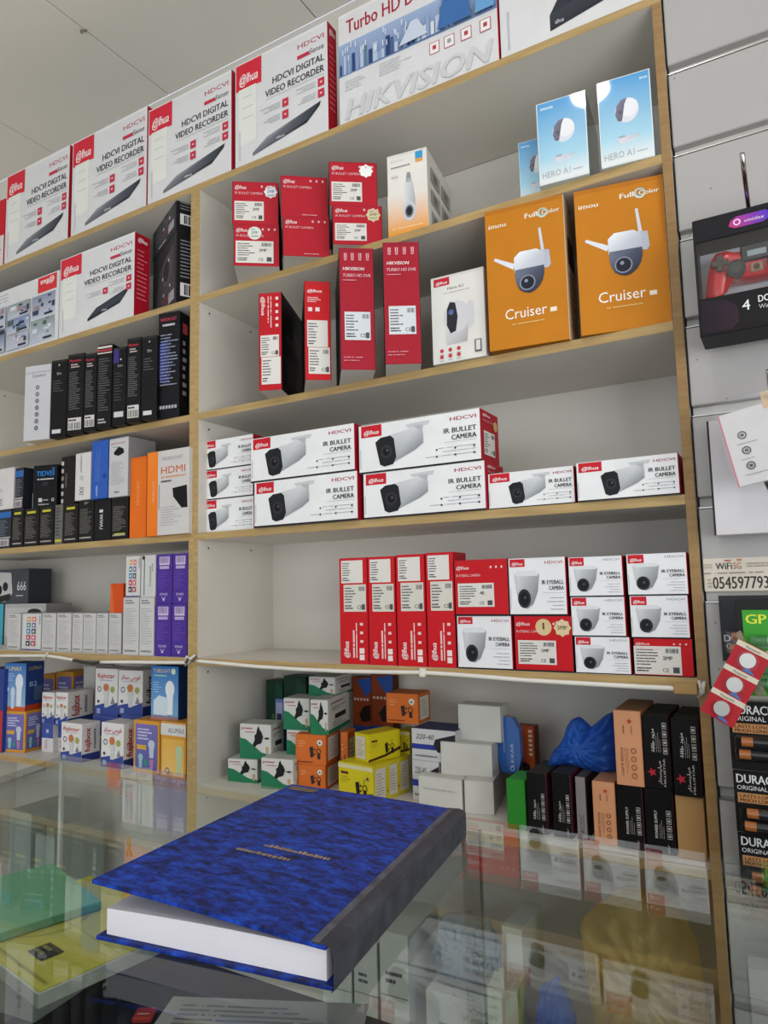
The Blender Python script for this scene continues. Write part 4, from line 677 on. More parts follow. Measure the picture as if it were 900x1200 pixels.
def d_red_blue(b, o):
    b.body('2a3f8c', r='2a3f8c'); f = b.F('front'); f.R(0, 0, 1, .5, 'b83238'); f.build('red_foot', b.root)
AR_FUJI = '\uFEAD\uFE8E\uFE98\uFEB3 \uFEF2\uFE9F\uFEEE\uFED3'
def d_fuji(b, o):
    b.body('e6e4e4', r='dcdad8', t='c8c6c6', b='2c3f8c'); f = b.F('front'); f.R(0, 0, 1, .2, '3a4e98'); f.G([(0, .2), (1, .2), (1, .3), (.6, .2), (.4, .26)], '3a4e98'); f.build('navy_foot', b.root)
    f = b.F('front'); f.T(.1, .80, .1, 'fujistar' if 'ar' not in str(o) else AR_FUJI, 'c23038', w=.8, b=.03, it=.15); f.L(.2, .73, .8, .77, 1, 'b8b4c4', 2); f.build('heading', b.root)
    f = b.F('front'); f.ring(.2, .56, .09, .03, '5a5a78'); f.E(.78, .56, .1, 'a8ac5a'); f.G([(.7, .26), (.9, .26), (.8, .42)], '8a8a94'); f.E(.16, .3, .05, '3a3a48'); pic_lamp(f, .36, .18, .66, .6, 'cfd4d4'); f.E(.5, .6, .12, 'c87a4a'); f.R(.1, .04, .26, .15, '9aa8d8'); f.build('bulb_picture', b.root)
    f = b.F('right'); f.R(0, 0, 1, .2, '26377c'); f.build('navy_foot', b.root); f = b.F('right_up'); f.T(.25, .55, .3, 'fujibox', 'b02830' if 'dk' not in str(o) else '2c2c38', w=.62, b=.05); f.L(.3, .2, .85, .4, 1, '8a8690', 2); f.build('side_lettering', b.root)
def d_fuji_low(b, o):
    b.body('e2e0e2', r='dcdad8', t='3a4e98', b='e2e0e2'); f = b.F('front'); f.R(0, .5, 1, 1, '4456a2'); f.E(.5, .75, .12, 'b8c0e0'); f.build('navy_foot', b.root)
    f = b.F('front_down'); f.T(.55, .3, .3, 'fujistar', 'a87078', w=.36, it=.2); f.build('heading', b.root)
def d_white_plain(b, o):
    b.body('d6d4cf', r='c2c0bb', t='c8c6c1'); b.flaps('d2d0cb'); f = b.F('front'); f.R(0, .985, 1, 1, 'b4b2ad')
    if o == 1: f.T(.12, .56, .09, 'Securitycamera', 'a8a6a2', w=.7)
    f.build('faint_print', b.root)
def d_red_bullet(b, o):
    c = 'b4162a'; b.body(c, r='2b1a1c', l='2b1a1c', t='2a1a1c', b='cfccc8'); b.tuck('a81a30'); f = b.F('front'); words_logo(f, .06, .82, .085, 'eddada', w=.24); f.T(.06, .70, .055, 'IR BULLET CAMERA', 'e0b0b4', w=.60, b=.02)
    for k, x in enumerate((.62, .75, .88)): f.R(x, .86, x + .04, .91, 'e4b8bc')
    if not o: f.L(.45, .04, .95, .08, 1, 'd89aa0', 3)
    f.build('lettering', b.root)
    if o: sticker_label(b, 'front', .05, .1 if o != 'round' else .07, .68 if o != 'round' else .87, .54 if o != 'round' else .6, seed=3, big='2MP')
    if o:
        f = b.F('front'); x, y = {'star': (.83, .77), 'round': (.46, .79), 'gold': (.82, .76), 'blank': (.77, .8)}[o]; cc = {'star': 'e4e4ea', 'round': 'dce4dc', 'gold': 'd6c49a', 'blank': 'f4f4f2'}[o]
        if o == 'round': f.E(x, y, .15, cc)
        else: f.star(x, y, .15, cc, 8, .82)
        if o != 'blank': f.T(x, y - .02, .07, 'H-265' if False else '2MP', '4a6a5a' if o != 'star' else '3a4aa0', 'c', w=.15, b=.02); f.L(x - .08, y + .07, x + .08, y + .11, 1, '7a8a7a', 1); f.L(x - .08, y - .1, x + .08, y - .06, 1, '7a8a7a', 2)
        f.build('seal_sticker', b.root, STICKER)
def d_bulbcam(b, o):
    b.body('e6e2dc', r='d8d4cc', t='c8c4bc'); b.tuck('dcd8d2'); f = b.F('front'); f.R(0, 0, 1, .5, 'e8982c', 'e6e2dc'); f.build('orange_fade', b.root)
    f = b.F('front'); f.T(.1, .90, .04, 'imou', 'c8c4c0', w=.3); f.L(.1, .82, .6, .85, 1, '8a8684', 2); f.T(.1, .70, .03, '4G5', '8a8684', w=.18); f.R(.72, .88, .9, .97, '3a9ad0'); f.R(.72, .84, .9, .88, 'e0a050'); f.L(.1, .06, .9, .09, 1, 'f0c890', 2, words=5); f.build('lettering', b.root)
    f = b.F('front'); pic_bulbcam(f, .3, .14, .78, .74); f.build('camera_picture', b.root)
    f = b.F('right')
    for k in range(6): f.R(.12 + (k % 2) * .42, .1 + (k // 2) * .27, .46 + (k % 2) * .42, .28 + (k // 2) * .27, '9a9a94'); f.R(.2 + (k % 2) * .42, .14 + (k // 2) * .27, .36 + (k % 2) * .42, .24 + (k // 2) * .27, '6a6e68')
    f.build('feature_icon', b.root)
def d_hero(b, o):
    b.body('dfe6ea', r='2a6a7c', t='b8ccd4', m=GLOSSY); f = b.F('front'); f.R(.03, .02, .97, .3, 'e8eaec', '9fd0e6').R(.03, .3, .97, .985, '9fd0e6', '0f8fd0'); f.build('blue_fade', b.root, GLOSSY)
    f = b.F('front'); pic_pan(f, .26, .22, .78, .74); f.build('camera_picture', b.root, GLOSSY)
    f = b.F('front')
    if o == 1: f.T(.8, .9, .035, 'imou', 'e8f4f8', w=.14, b=.02)
    else: f.T(.1, .9, .04, 'imou', 'e8f4f8', w=.24, b=.03)
    f.T(.08, .07, .075, 'HERO A1', 'a0a4a8', w=.55); f.L(.68, .085, .88, .11, 1, 'b0b4b8', 2); f.build('lettering', b.root, GLOSSY)
def d_xvr_red(b, o):
    c = 'c4141e' if o else 'ba1420'; b.body(c, r='141113', l='141113', t='d8d0cc', b='c9c2be'); b.tuck('b81c2a')
    if o:
        f = b.F('front'); words_logo(f, .12, .885, .03, 'f0e0e0', w=.55); f.L(.12, .78, .75, .84, 3, 'e4b4b4', 3, fill=.5); f.R(.14, .69, .3, .73, 'e8d4d4'); f.R(.42, .69, .58, .73, 'e8d4d4'); f.build('lettering', b.root)
        sticker_label(b, 'front', .1, .33, .88, .60, seed=5, marks=False); sticker_label(b, 'front', .14, .06, .95, .325, seed=6)
    else:
        f = b.F('front_down'); f.T(.04, .12, .16, '@lhua', 'f0e0e0', w=.19, b=.03, it=.2); f.L(.04, .36, .55, .6, 2, 'e4b4b4', 3, fill=.4, words=6)
        for k in range(5): f.R(.05 + k * .07, .74, .08 + k * .07, .86, 'e8d4d4')
        f.build('lettering', b.root); sticker_label(b, 'front', .08, .34, .88, .56, seed=5); sticker_label(b, 'front', .12, .06, .95, .335, seed=6, marks=False)
        f = b.F('right'); f.G([(.15, .78), (.8, .7), (.8, .5), (.2, .55)], '3a3536'); f.L(.2, .1, .8, .4, 8, '5a5456', 3, fill=.3); f.R(.1, .62, .5, .86, '0c0b0c'); f.build('side_print', b.root)
def d_hik_red(b, o):
    c = 'a5172c'; b.body(c, r='241c20', l='241c20', t='7a1a2a', b='d2cfcc'); b.tuck('98182f'); f = b.F('front')
    for k, x in enumerate((.14, .34, .56, .78)):
        f.R(x, .91, x + .03, .955, 'e0a8b0'); f.R(x + .05, .91, x + .08, .955, 'e0a8b0'); f.R(x, .895, x + .08, .905, 'e0a8b0')
    f.T(.1, .81, .026, 'HIKVISION', 'f0dada', w=.62, b=.04, it=.2); f.T(.1, .755, .026, 'TURBO HD DVR', 'e8b8c0', w=.8, b=.02, it=.15); f.L(.1, .72, .5, .735, 1, 'd090a0', 2); f.L(.08, .06, .95, .11, 2, 'cf7f8c', 3, fill=.35, words=6); f.build('lettering', b.root)
    sticker_label(b, 'front', .13, .24, .87, .47, 'd2d6dc', seed=4)
def d_herod(b, o):
    b.body('e0deda', r='c4c2be', t='b4b2ae'); b.tuck('d4d2ce'); corner_logo(b, 'front', .06, .885, .36, .975, 'c22638')
    f = b.F('front'); f.T(.32, .825, .033, 'Hero K1', '4a4a52', w=.3); f.L(.25, .78, .75, .8, 1, 'b4b2b0', 2, words=4); f.build('lettering', b.root)
    f = b.F('front'); f.R(.68, .42, .78, .6, 'c8c8ce'); f.G([(.66, .6), (.72, .66), (.8, .64), (.8, .38), (.72, .34)], 'cfcfd4'); f.G([(.28, .2), (.66, .2), (.7, .42), (.26, .42)], 'b8b6ba', ['c4c2c6', 'a8a6ac', 'c8c6ca', 'dcdade']); f.E(.48, .5, .24, 'd2d0d4', ry=.18); f.G([(.3, .6), (.36, .68), (.46, .66), (.5, .5), (.46, .34), (.36, .32), (.29, .42)], '2a2a34'); f.E(.38, .56, .05, '5a6a9a'); f.build('camera_picture', b.root)
    f = b.F('front')
    for k in range(6): f.E(.18 + (k % 3) * .16, .14 - (k // 3) * .07, .035, 'c23a48'); f.R(.14 + (k % 3) * .16, .092 - (k // 3) * .07, .22 + (k % 3) * .16, .1 - (k // 3) * .07, 'b0aeac')
    f.R(.8, .06, .92, .2, '5a5a60'); f.R(.82, .08, .9, .19, 'd8d6d2'); f.build('feature_icon', b.root)
def d_cruiser(b, o):
    c = 'c47a16'; b.body(c, r='d2c2a8', l=c, t='b46e14', b='8a5410'); b.tuck('b87014'); f = b.F('front'); f.T(.05, .865, .033, 'imou', 'f0ead8', w=.22, b=.03); f.T(.52, .885, .035, 'Full', 'f0ead8', w=.15, b=.04); f.ring(.74, .90, .065, .025, 'd8d4c4'); f.ring(.745, .905, .05, .012, '7ab0b8'); f.T(.73, .885, .03, 'Color', 'f0ead8', w=.22, b=.03); f.build('lettering', b.root)
    f = b.F('front'); pic_ptz(f, .1, .36, .86, .80); f.build('camera_picture', b.root)
    f = b.F('front'); f.T(.22, .2, .072, 'Cruiser', 'f6f2ea', w=.52); f.R(.78, .205, .86, .235, 'f0e4cc'); f.L(.3, .15, .72, .17, 1, 'd8a860', 2, words=4); f.build('product_lettering', b.root)
    f = b.F('right'); f.R(.2, .55, .8, .75, '3a3230'); f.L(.2, .1, .8, .5, 8, '9a8a78', 3, fill=.4); f.build('side_print', b.root)
def d_bullet(b, o):
    b.body('ececee', r=DRED, l='1c1a1c', t='252325', b='1c1a1c'); wide = o in (1, 2); f = b.F('front'); f.R(0, 0, 1, .035, '1c1a1c'); f.R(.012, .1, .022, .5, 'c8c8cc'); f.build('edge_print', b.root)  # lighter white than the recorder cartons: stronger light painted into the colour
    lw = .18 if wide else .24; corner_logo(b, 'front', .025, .74, .025 + lw, .98)
    f = b.F('front')
    if wide: pic_bullet(f, .15, .10, .62, .93)
    elif o == 3: pic_bullet(f, .25, .1, .75, .92)
    else: pic_bullet(f, .1, .08, .58, .84)
    f.build('camera_picture', b.root)
    f = b.F('front'); f.T(.97, .83, .07 if wide else .06, 'HDCVI', 'a83246', 'r', w=.2, b=.02); f.T(.97, .60, .095, 'IR BULLET', INK, 'r', w=.25, b=.032); f.T(.97, .46, .095, 'CAMERA', INK, 'r', w=.19, b=.032); f.R(.72, .42, .97, .426, '9a9aa0'); f.build('lettering', b.root)
    f = b.F('front'); f.L(.52, .14, .97, .36, 3, 'a8a8ae', 4, 'r', fill=.18, words=4)
    for k in range(6): f.E(.66 + (k % 3) * .145, .30 - (k // 3) * .13, .008, '3a3a40', 8)
    f.build('fine_print', b.root)
    if o == 2:
        f = b.F('right'); words_logo(f, .12, .88, .05, 'f0dada', w=.4); f.T(.12, .78, .035, 'IR BULLET CAMERA', 'e0a8b0', w=.7); f.E(.8, .76, .11, 'c4a868'); f.build('end_lettering', b.root); sticker_label(b, 'right', .14, .14, .74, .6, seed=3)
def d_xvr_up(b, o):
    c = 'c8101c'; b.body(c, r='b81828', l=c, t='e08a80', b='c9c2be'); b.tuck('c01a2a')
    sticker_label(b, 'front', .08, .76, .85, .975, seed=7, marks=False); sticker_label(b, 'front', .16, .49, .95, .745, 'd2cec4', seed=8)
    f = b.F('front_up'); f.T(.06, .68, .17, '@lhua', 'f2e4e4', w=.15, b=.04, it=.2); f.L(.06, .44, .46, .56, 1, 'ecc4c4', 3, words=3); f.L(.06, .36, .46, .44, 1, 'ecc4c4', 5, words=3)
    for k, x in enumerate((.04, .1)): f.R(x, .13, x + .05, .3, 'f0dcdc')
    for k, x in enumerate((.2, .28, .36)): f.R(x, .16, x + .025, .27, 'ecc4c4')
    f.build('lettering', b.root)
def d_eyeball(b, o):
    b.body('eaeaee', r=DRED, l='1c1a1c', t='262426', b='1c1a1c'); b.tuck('e4e4e8'); f = b.F('front'); f.R(0, 0, 1, .03, '1c1a1c'); f.R(.025, .12, .035, .5, 'bcbcc0'); f.build('edge_print', b.root)  # white raised here too, standing in for brighter light on this shelf
    corner_logo(b, 'front', .03, .85 if not o else .78, .30, .985); f = b.F('front'); pic_eyeball(f, .08, .12, .56, .78); f.build('camera_picture', b.root)
    f = b.F('front'); f.T(.95, .89, .05, 'HDCVI', 'a83246' if not o else '8a8a92', 'r', w=.3, b=.01); f.T(.96, .54, .07, 'IR EYEBALL', INK, 'r', w=.37, b=.032); f.T(.96, .44, .07, 'CAMERA', INK, 'r', w=.25, b=.032); f.R(.6, .39, .96, .395, 'a8a8ae'); f.L(.6, .08, .96, .34, 4, 'a4a4aa', 3, 'r', fill=.2); f.build('lettering', b.root)
def d_eyeball_red(b, o):
    c = 'c4121e'; b.body(c, r='241a1c', l='241a1c', t='262022', b='1c1a1c'); b.tuck('bc1c2a'); f = b.F('front'); words_logo(f, .04, .83, .06, 'f2dcdc', w=.24); f.T(.04, .70, .045, 'IR EYEBALL CAMERA', 'ecc0c0', w=.46, b=.02)
    for k in range(3): f.R(.68 + k * .1, .84, .71 + k * .1, .88, 'f0d0d0')
    f.R(0, 0, 1, .03, '1c1a1c'); f.build('lettering', b.root)
    q = {0: (.06, .16, .74, .58), 1: (.06, .13, .72, .56), 2: (.0, .05, .80, .80)}[o or 0]; sticker_label(b, 'front', *q, seed=9, big={0: '4K', 1: '5MP', 2: '2MP'}[o or 0])
    if o == 1:
        f = b.F('front'); f.E(.52, .8, .14, 'd8bc8c'); f.R(.505, .76, .535, .88, '4a3a2a'); f.star(.84, .79, .15, 'dcc69a', 8, .82); f.T(.84, .76, .07, '5MP', '4a4a30', 'c', w=.16, b=.03); f.build('seal_sticker', b.root, STICKER)
def d_eagle(b, o):
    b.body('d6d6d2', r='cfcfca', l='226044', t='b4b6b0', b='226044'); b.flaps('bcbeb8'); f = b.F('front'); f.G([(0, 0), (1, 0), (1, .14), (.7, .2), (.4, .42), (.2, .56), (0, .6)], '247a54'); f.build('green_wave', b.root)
    f = b.F('front'); f.T(.06, .85, .08, 'power', 'b02840', w=.38, b=.04, it=.2); f.L(.16, .74, .5, .8, 1, 'c07a84', 2); pic_bird(f, .42, .34, .98, .96); f.G([(.84, .3), (.92, .3), (.9, .1), (.86, .1)], 'b8a888'); f.E(.88, .33, .05, 'c8a878'); f.build('bird_print', b.root)
    f = b.F('right'); f.R(0, 0, 1, .12, '247a54'); f.T(.12, .82, .09, 'power', '8a3a48', w=.6, b=.04, it=.2); f.L(.15, .62, .85, .75, 2, '8a8a86', 2); f.R(.3, .36, .8, .5, '262a28'); f.L(.2, .16, .8, .32, 3, '9a9a96', 4); f.build('side_print', b.root)
def d_green_dark(b, o):
    b.body('173a2a', r='10291e', t='1c4a34'); f = b.F('front'); f.G([(.3, .2), (.9, .1), (1, .9), (.6, .98)], '1c4a34'); f.build('print', b.root); f = b.F('front_up'); f.T(.5, .45, .18, 'CR', '6a9a4a', w=.12, b=.02); f.L(.2, .3, .45, .36, 1, '4a7a5a', 2); f.build('lettering', b.root)
def d_blue_label(b, o):
    b.body('7484c4', r='5a6aa8'); f = b.F('front'); f.R(.1, .6, .9, .95, 'a8b0d8'); f.R(.2, .7, .8, .8, '2a2a4a'); f.R(.1, .2, .8, .26, 'd0d4ec'); f.build('label_sticker', b.root, STICKER)
def d_orange_ad(b, o):
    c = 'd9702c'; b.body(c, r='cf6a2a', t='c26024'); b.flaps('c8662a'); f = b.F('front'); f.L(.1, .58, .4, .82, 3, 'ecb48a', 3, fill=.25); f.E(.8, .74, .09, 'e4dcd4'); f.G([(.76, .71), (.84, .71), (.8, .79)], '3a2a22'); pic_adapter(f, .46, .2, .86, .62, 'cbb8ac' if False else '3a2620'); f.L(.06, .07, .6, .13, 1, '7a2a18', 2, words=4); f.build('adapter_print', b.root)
    f = b.F('right'); f.R(.14, .12, .86, .88, 'dcd4c8'); f.L(.22, .2, .78, .8, 8, '8a8480', 4, fill=.3); f.build('pale_label', b.root, STICKER)
def d_orange_low(b, o): d_orange_ad(b, o)
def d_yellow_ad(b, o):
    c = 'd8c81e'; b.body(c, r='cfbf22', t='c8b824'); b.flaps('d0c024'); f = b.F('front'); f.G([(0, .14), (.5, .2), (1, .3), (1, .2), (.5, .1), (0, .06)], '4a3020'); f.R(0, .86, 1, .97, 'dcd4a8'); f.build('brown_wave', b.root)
    f = b.F('front'); f.R(.08, .70, .3, .77, '6a2a20'); f.L(.08, .46, .4, .66, 3, '8a7a20', 3, fill=.25); f.E(.85, .66, .07, 'c8b83a'); f.G([(.8, .63), (.9, .63), (.85, .71)], '3a3020'); pic_adapter(f, .5, .16, .86, .56); f.build('adapter_print', b.root)
    f = b.F('right'); f.R(.14, .1, .86, .9, 'd4ccc0'); f.L(.22, .2, .78, .8, 8, '8a8478', 4, fill=.3); f.build('pale_label', b.root, STICKER)
def d_yellow_top(b, o):
    c = 'd8c81e'; b.body(c, r=c, l=c, t='c8b824'); b.flaps('d0c024'); f = b.F('right'); f.G([(0, .1), (.5, .2), (1, .4), (1, .28), (.5, .1), (0, .02)], '4a3020'); f.build('brown_wave', b.root)
    f = b.F('right'); f.R(.1, .70, .28, .77, '6a2a20'); f.L(.1, .5, .36, .66, 3, '8a7a20', 3, fill=.25); pic_adapter(f, .5, .18, .8, .62); f.build('adapter_print', b.root)
    f = b.F('front'); f.R(.14, .1, .8, .9, 'd8d0c4'); f.L(.2, .2, .74, .8, 8, '8a8478', 4, fill=.3); f.build('pale_label', b.root, STICKER)
def d_drive(b, o):
    b.body('8a3a1a', r='5a2612', t='3a1a10'); f = b.F('front'); f.G([(.25, .97), (1, 1), (1, .86), (.7, .8)], '2450a0'); f.build('blue_top', b.root); f = b.F('front'); f.G([(.35, .62), (.6, .70), (.95, .72), (.95, .56), (.5, .54)], '1a1412'); f.R(0, .3, 1, .5, '1e3f8c', '24489c'); f.R(0, 0, 1, .3, '1c2c5c'); f.build('drive_print', b.root)
    f = b.F('front')
    for k in range(5): f.R(.08 + k * .17, .76, .19 + k * .17, .785, 'd8b8a8')
    f.build('lettering', b.root); f = b.F('front'); f.ring(.82, .41, .11, .035, 'c8d4ec'); f.build('ring_logo', b.root)
def d_orange_drive(b, o):
    b.body('b8501c', r='6a2c14', t='8a3a18'); f = b.F('front_up'); 
    for k in range(6): f.R(.62 + k * .06, .12, .655 + k * .06, .3, 'e8c8b4')
    f.build('lettering', b.root); f = b.F('front'); f.G([(.3, .55), (.7, .5), (.9, .25), (.5, .2)], '1a1412'); f.build('drive_print', b.root)
def d_whiteblue(b, o):
    b.body('d2d2d4', r='c2c2c4', t='2c3660', b='d2d2d4'); b.flaps('2c3660'); f = b.F('front'); f.R(0, .36, 1, .52, '2c3c9c'); f.G([(.55, .7), (1, .9), (1, .3), (.6, .3), (.5, .5)], '23232c'); f.build('navy_print', b.root)
    f = b.F('front'); f.T(.1, .68, .16, '220-40', '3a3a44', w=.42, it=.3); f.L(.08, .1, .6, .2, 1, '7a7a84', 2); f.build('handwriting', b.root)
def d_green_plain(b, o):
    b.body('2f8a2e', r='226a22', t='3a9a38'); b.flaps('37963a')
def star5(f, x, y, r, col):
    f.cut.append(len(f.mb.f))
    q = f.W / f.H; f.mb.poly([f.P(x + (r if i % 2 == 0 else r * .42) * math.sin(math.pi * i / 5), y + (r if i % 2 == 0 else r * .42) * q * math.cos(math.pi * i / 5)) for i in range(10)], col); f.lay += 1
AR_PSU = '\uFE94\uFED7\uFE8E\uFEC3 \uFEA9\uFEED\uFEB0\uFEE3'; AR_STAR = '\uFEAD\uFE8E\uFE98\uFEB4\uFEF4\uFEE0\uFEF4\uFEE3'
def d_psu_black(b, o):
    b.body('0c0b0d', r='4a2028', l='0c0b0d', t='33332f'); b.flaps('37372f' if o == 2 else '2c2c2a'); f = b.F('front_up')
    tw = AR_PSU if o != 1 else 'POWER SUPPLY'; x0 = .50 if o == 2 else .24
    f.T(x0, .58, .12 if o != 1 else .10, tw, 'd8d4d0', w=.32 if o != 1 else .42, b=.03); f.L(x0, .34, x0 + .34, .54, 3, '8f8c8a', 3, fill=.3)
    if o == 2: star5(f, .22, .72, .07, 'b02838'); f.T(.06, .38, .12, AR_STAR, 'c8c4c0', w=.32, b=.02); f.T(.04, .22, .07, 'MILLISTAR', 'c8c4c0', w=.38, b=.02)
    else: f.T(.02, .2, .1, 'star', 'b8b4b0', w=.14)
    f.build('lettering', b.root)
    f = b.F('front_up'); x1 = .48 if o == 2 else .24
    for k in range(4): f.R(x1 + k * .115, .1, x1 + .09 + k * .115, .26, 'b8b4b0'); f.R(x1 + .01 + k * .115, .115, x1 + .08 + k * .115, .245, '1a191b'); f.E(x1 + .045 + k * .115, .18, .02, 'b8b4b0', 8)
    f.build('mark_row', b.root)
def d_psu_peach(b, o):
    b.body('d89a72', r='b87a58', t='a87858'); b.flaps('ac7c5c'); f = b.F('front'); star5(f, .58, .86, .12, 'b83a38'); f.build('star_print', b.root)
    f = b.F('front_down'); f.T(.5, .2, .1, 'POWER SUPPLY', '9a5a40', w=.38, b=.02); f.L(.5, .34, .92, .5, 3, 'b47a5c', 3, fill=.3); f.L(.2, .3, .36, .4, 1, '9a5a40', 3); f.L(.2, .6, .36, .7, 1, 'b47a5c', 3)
    for k in range(4): f.ring(.53 + k * .11, .68, .038, .012, '9a5a48', 10)
    f.build('lettering', b.root)
def d_grey_psu(b, o):
    b.body('8a8484', r='2a2426', t='4a4644'); f = b.F('front_up'); f.T(.1, .3, .4, 'AC/DC', '4a4444', w=.3); f.build('lettering', b.root)
def d_carton_brown(b, o):
    b.body('b48c5c', r='a07a4c', t='a8824f'); b.flaps('b08858')
NAMES = {'dvr': 'recorder_carton', 'dvr_small': 'recorder_carton', 'dvr_plain': 'recorder_carton', 'turbo': 'recorder_carton', 'red_end': 'recorder_carton', 'grid': 'camera_kit_carton', 'black_cctv': 'camera_kit_carton', 'white_slim': 'accessory_carton', 'blk_tall': 'accessory_carton', 'blk_big': 'accessory_carton', 'blk_cable': 'cable_carton', 'hdmi': 'cable_carton', 'orange_slim': 'cable_carton', 'g666': 'gamepad_carton', 'cyan': 'gamepad_carton', 'bulb_frame': 'bulb_carton', 'bulb_led': 'bulb_carton', 'bulb_blue': 'bulb_carton', 'bulb_tube': 'bulb_carton', 'fuji': 'bulb_carton', 'fuji_low': 'bulb_carton', 'red_bullet': 'camera_carton', 'bulbcam': 'camera_carton', 'hero': 'camera_carton', 'herod': 'camera_carton', 'cruiser': 'camera_carton', 'bullet': 'camera_carton', 'eyeball': 'camera_carton', 'eyeball_red': 'camera_carton', 'xvr_red': 'recorder_carton', 'hik_red': 'recorder_carton', 'xvr_up': 'recorder_carton', 'orange_ad': 'adapter_carton', 'orange_low': 'adapter_carton', 'yellow_ad': 'adapter_carton', 'yellow_top': 'adapter_carton', 'whiteblue': 'adapter_carton', 'drive': 'drive_carton', 'orange_drive': 'drive_carton', 'psu_black': 'power_supply_carton', 'psu_peach': 'power_supply_carton', 'grey_psu': 'power_supply_carton', 'eagle': 'adapter_carton', 'wiwu': 'cable_carton', 'purple': 'cable_carton'}
# ------------------------------------------------------------ room shell
WALLM = mat('painted_wall', 'dedad2', 0.8, noise=0.04, nscale=3, bump=0.1)
CEILM = mat('ceiling_board', 'e6e2da', 0.85, noise=0.05, nscale=2)
FLOORM = mat('floor_tile', 'c4beb2', 0.35, noise=0.08, nscale=4)
MELA = mat('white_melamine', 'd9d4cb', 0.45, noise=0.03, nscale=6)
DARKM = mat('dark_gap', '1c1a18', 0.8)
BAND = wood('oak_edge_band', 'a88a58', 'b89c68')
BAND2 = wood('oak_side_band', '8e6c40', '9c7a4c')
SLATM = mat('slatwall_laminate', 'aaa7a6', 0.5, noise=0.03, nscale=5)
ALU = mat('aluminium', 'c8c8c6', 0.3, 1.0)
CHROME = mat('chrome', 'b8b8b8', 0.18, 1.0)
PLAIN = mat('plain_colour', attr=True, rough=0.5)
PLASTIC = mat('gloss_plastic', attr=True, rough=0.22, coat=0.3)
def slab(name, a, b, m, parent=None, kind=None, ch=0.0, col='ffffff'):
    mb = MB(); mb.box(a, b, col, ch); o = mb.build(name, m, parent); return tag(o, kind=kind)
X0, X1, Y0, Y1, ZC = -3.2, 2.7, -4.5, 0.30, 2.95
fl = slab('floor', (X0, Y0, -0.05), (X1, Y1, -0.004), DARKM, kind='structure')
for i in range(10):
    for j in range(8):
        a = X0 + i * .59; c = Y1 - (j + 1) * .6
        slab('floor_tile', (a + .0015, c + .0015, -.004), (a + .5885, c + .5985, 0), FLOORM, fl, ch=.001)
slab('wall_back', (X0, Y1, 0), (X1, Y1 + .1, ZC), WALLM, kind='structure')
slab('wall_left', (X0 - .1, Y0, 0), (X0, Y1 + .1, ZC), WALLM, kind='structure')
slab('wall_right', (X1, Y0, 0), (X1 + .1, Y1 + .1, ZC), WALLM, kind='structure')
wf = MB(); wf.box((X0, Y0 - .1, 2.75), (X1, Y0, ZC)); wf.box((X0, Y0 - .1, 0), (-2.3, Y0, 2.75)); wf.box((2.3, Y0 - .1, 0), (X1, Y0, 2.75))
tag(wf.build('wall_front', WALLM), kind='structure')
ce = slab('ceiling', (X0, Y0, ZC + .006), (X1, Y1, ZC + .05), DARKM, kind='structure')
xs = [.155 + k * .592 for k in range(-6, 6)]
for i in range(len(xs) - 1):
    for j in range(4):
        a, b_ = max(xs[i], X0), min(xs[i + 1], X1); y1 = Y1 - j * 1.2; y0 = y1 - 1.2
        if b_ > a: slab('ceiling_board', (a + .002, y0 + .002, ZC), (b_ - .002, y1 - .002, ZC + .006), CEILM, ce, ch=.001)
for k, (lx, ly) in enumerate(LAMPS):
    t = empty('ceiling_downlight', (lx, ly, ZC), 0, 'round recessed ceiling downlight, ' + ('right above the glass counter', 'over the left half of the room', 'near the right wall')[k], 'lamp', 'round ceiling downlights')
    mb = MB(); n = 32
    pr = [(.105, 0), (.104, -.006), (.092, -.008), (.086, -.002), (.086, 0)]
    vs = [(a * math.cos(2 * math.pi * q / n), a * math.sin(2 * math.pi * q / n), z_) for a, z_ in pr for q in range(n)]
    mb.mesh(vs, [(r_ * n + q, r_ * n + (q + 1) % n, (r_ + 1) * n + (q + 1) % n, (r_ + 1) * n + q) for r_ in range(4) for q in range(n)], 'ffffff', True); mb.build('trim_ring', mat('lamp_frame', 'e0e0e0'), t)
    mb = MB(); mb.poly([(.086 * math.cos(-2 * math.pi * q / n), .086 * math.sin(-2 * math.pi * q / n), -.0012) for q in range(n)], 'ffffff'); mb.build('diffuser', mat('lamp_diffuser', 'fffaf0', emit=6.0), t)
# little chip on the ceiling joint
mb = MB(); mb.tube([(-.452, -.02, ZC - .001), (-.44, -.03, ZC - .006), (-.43, -.018, ZC - .002)], .003, '8a7a5c', 5)
tag(mb.build('ceiling_chip', PLAIN), 'small brown chip hanging on the ceiling joint above the cartons', 'debris')

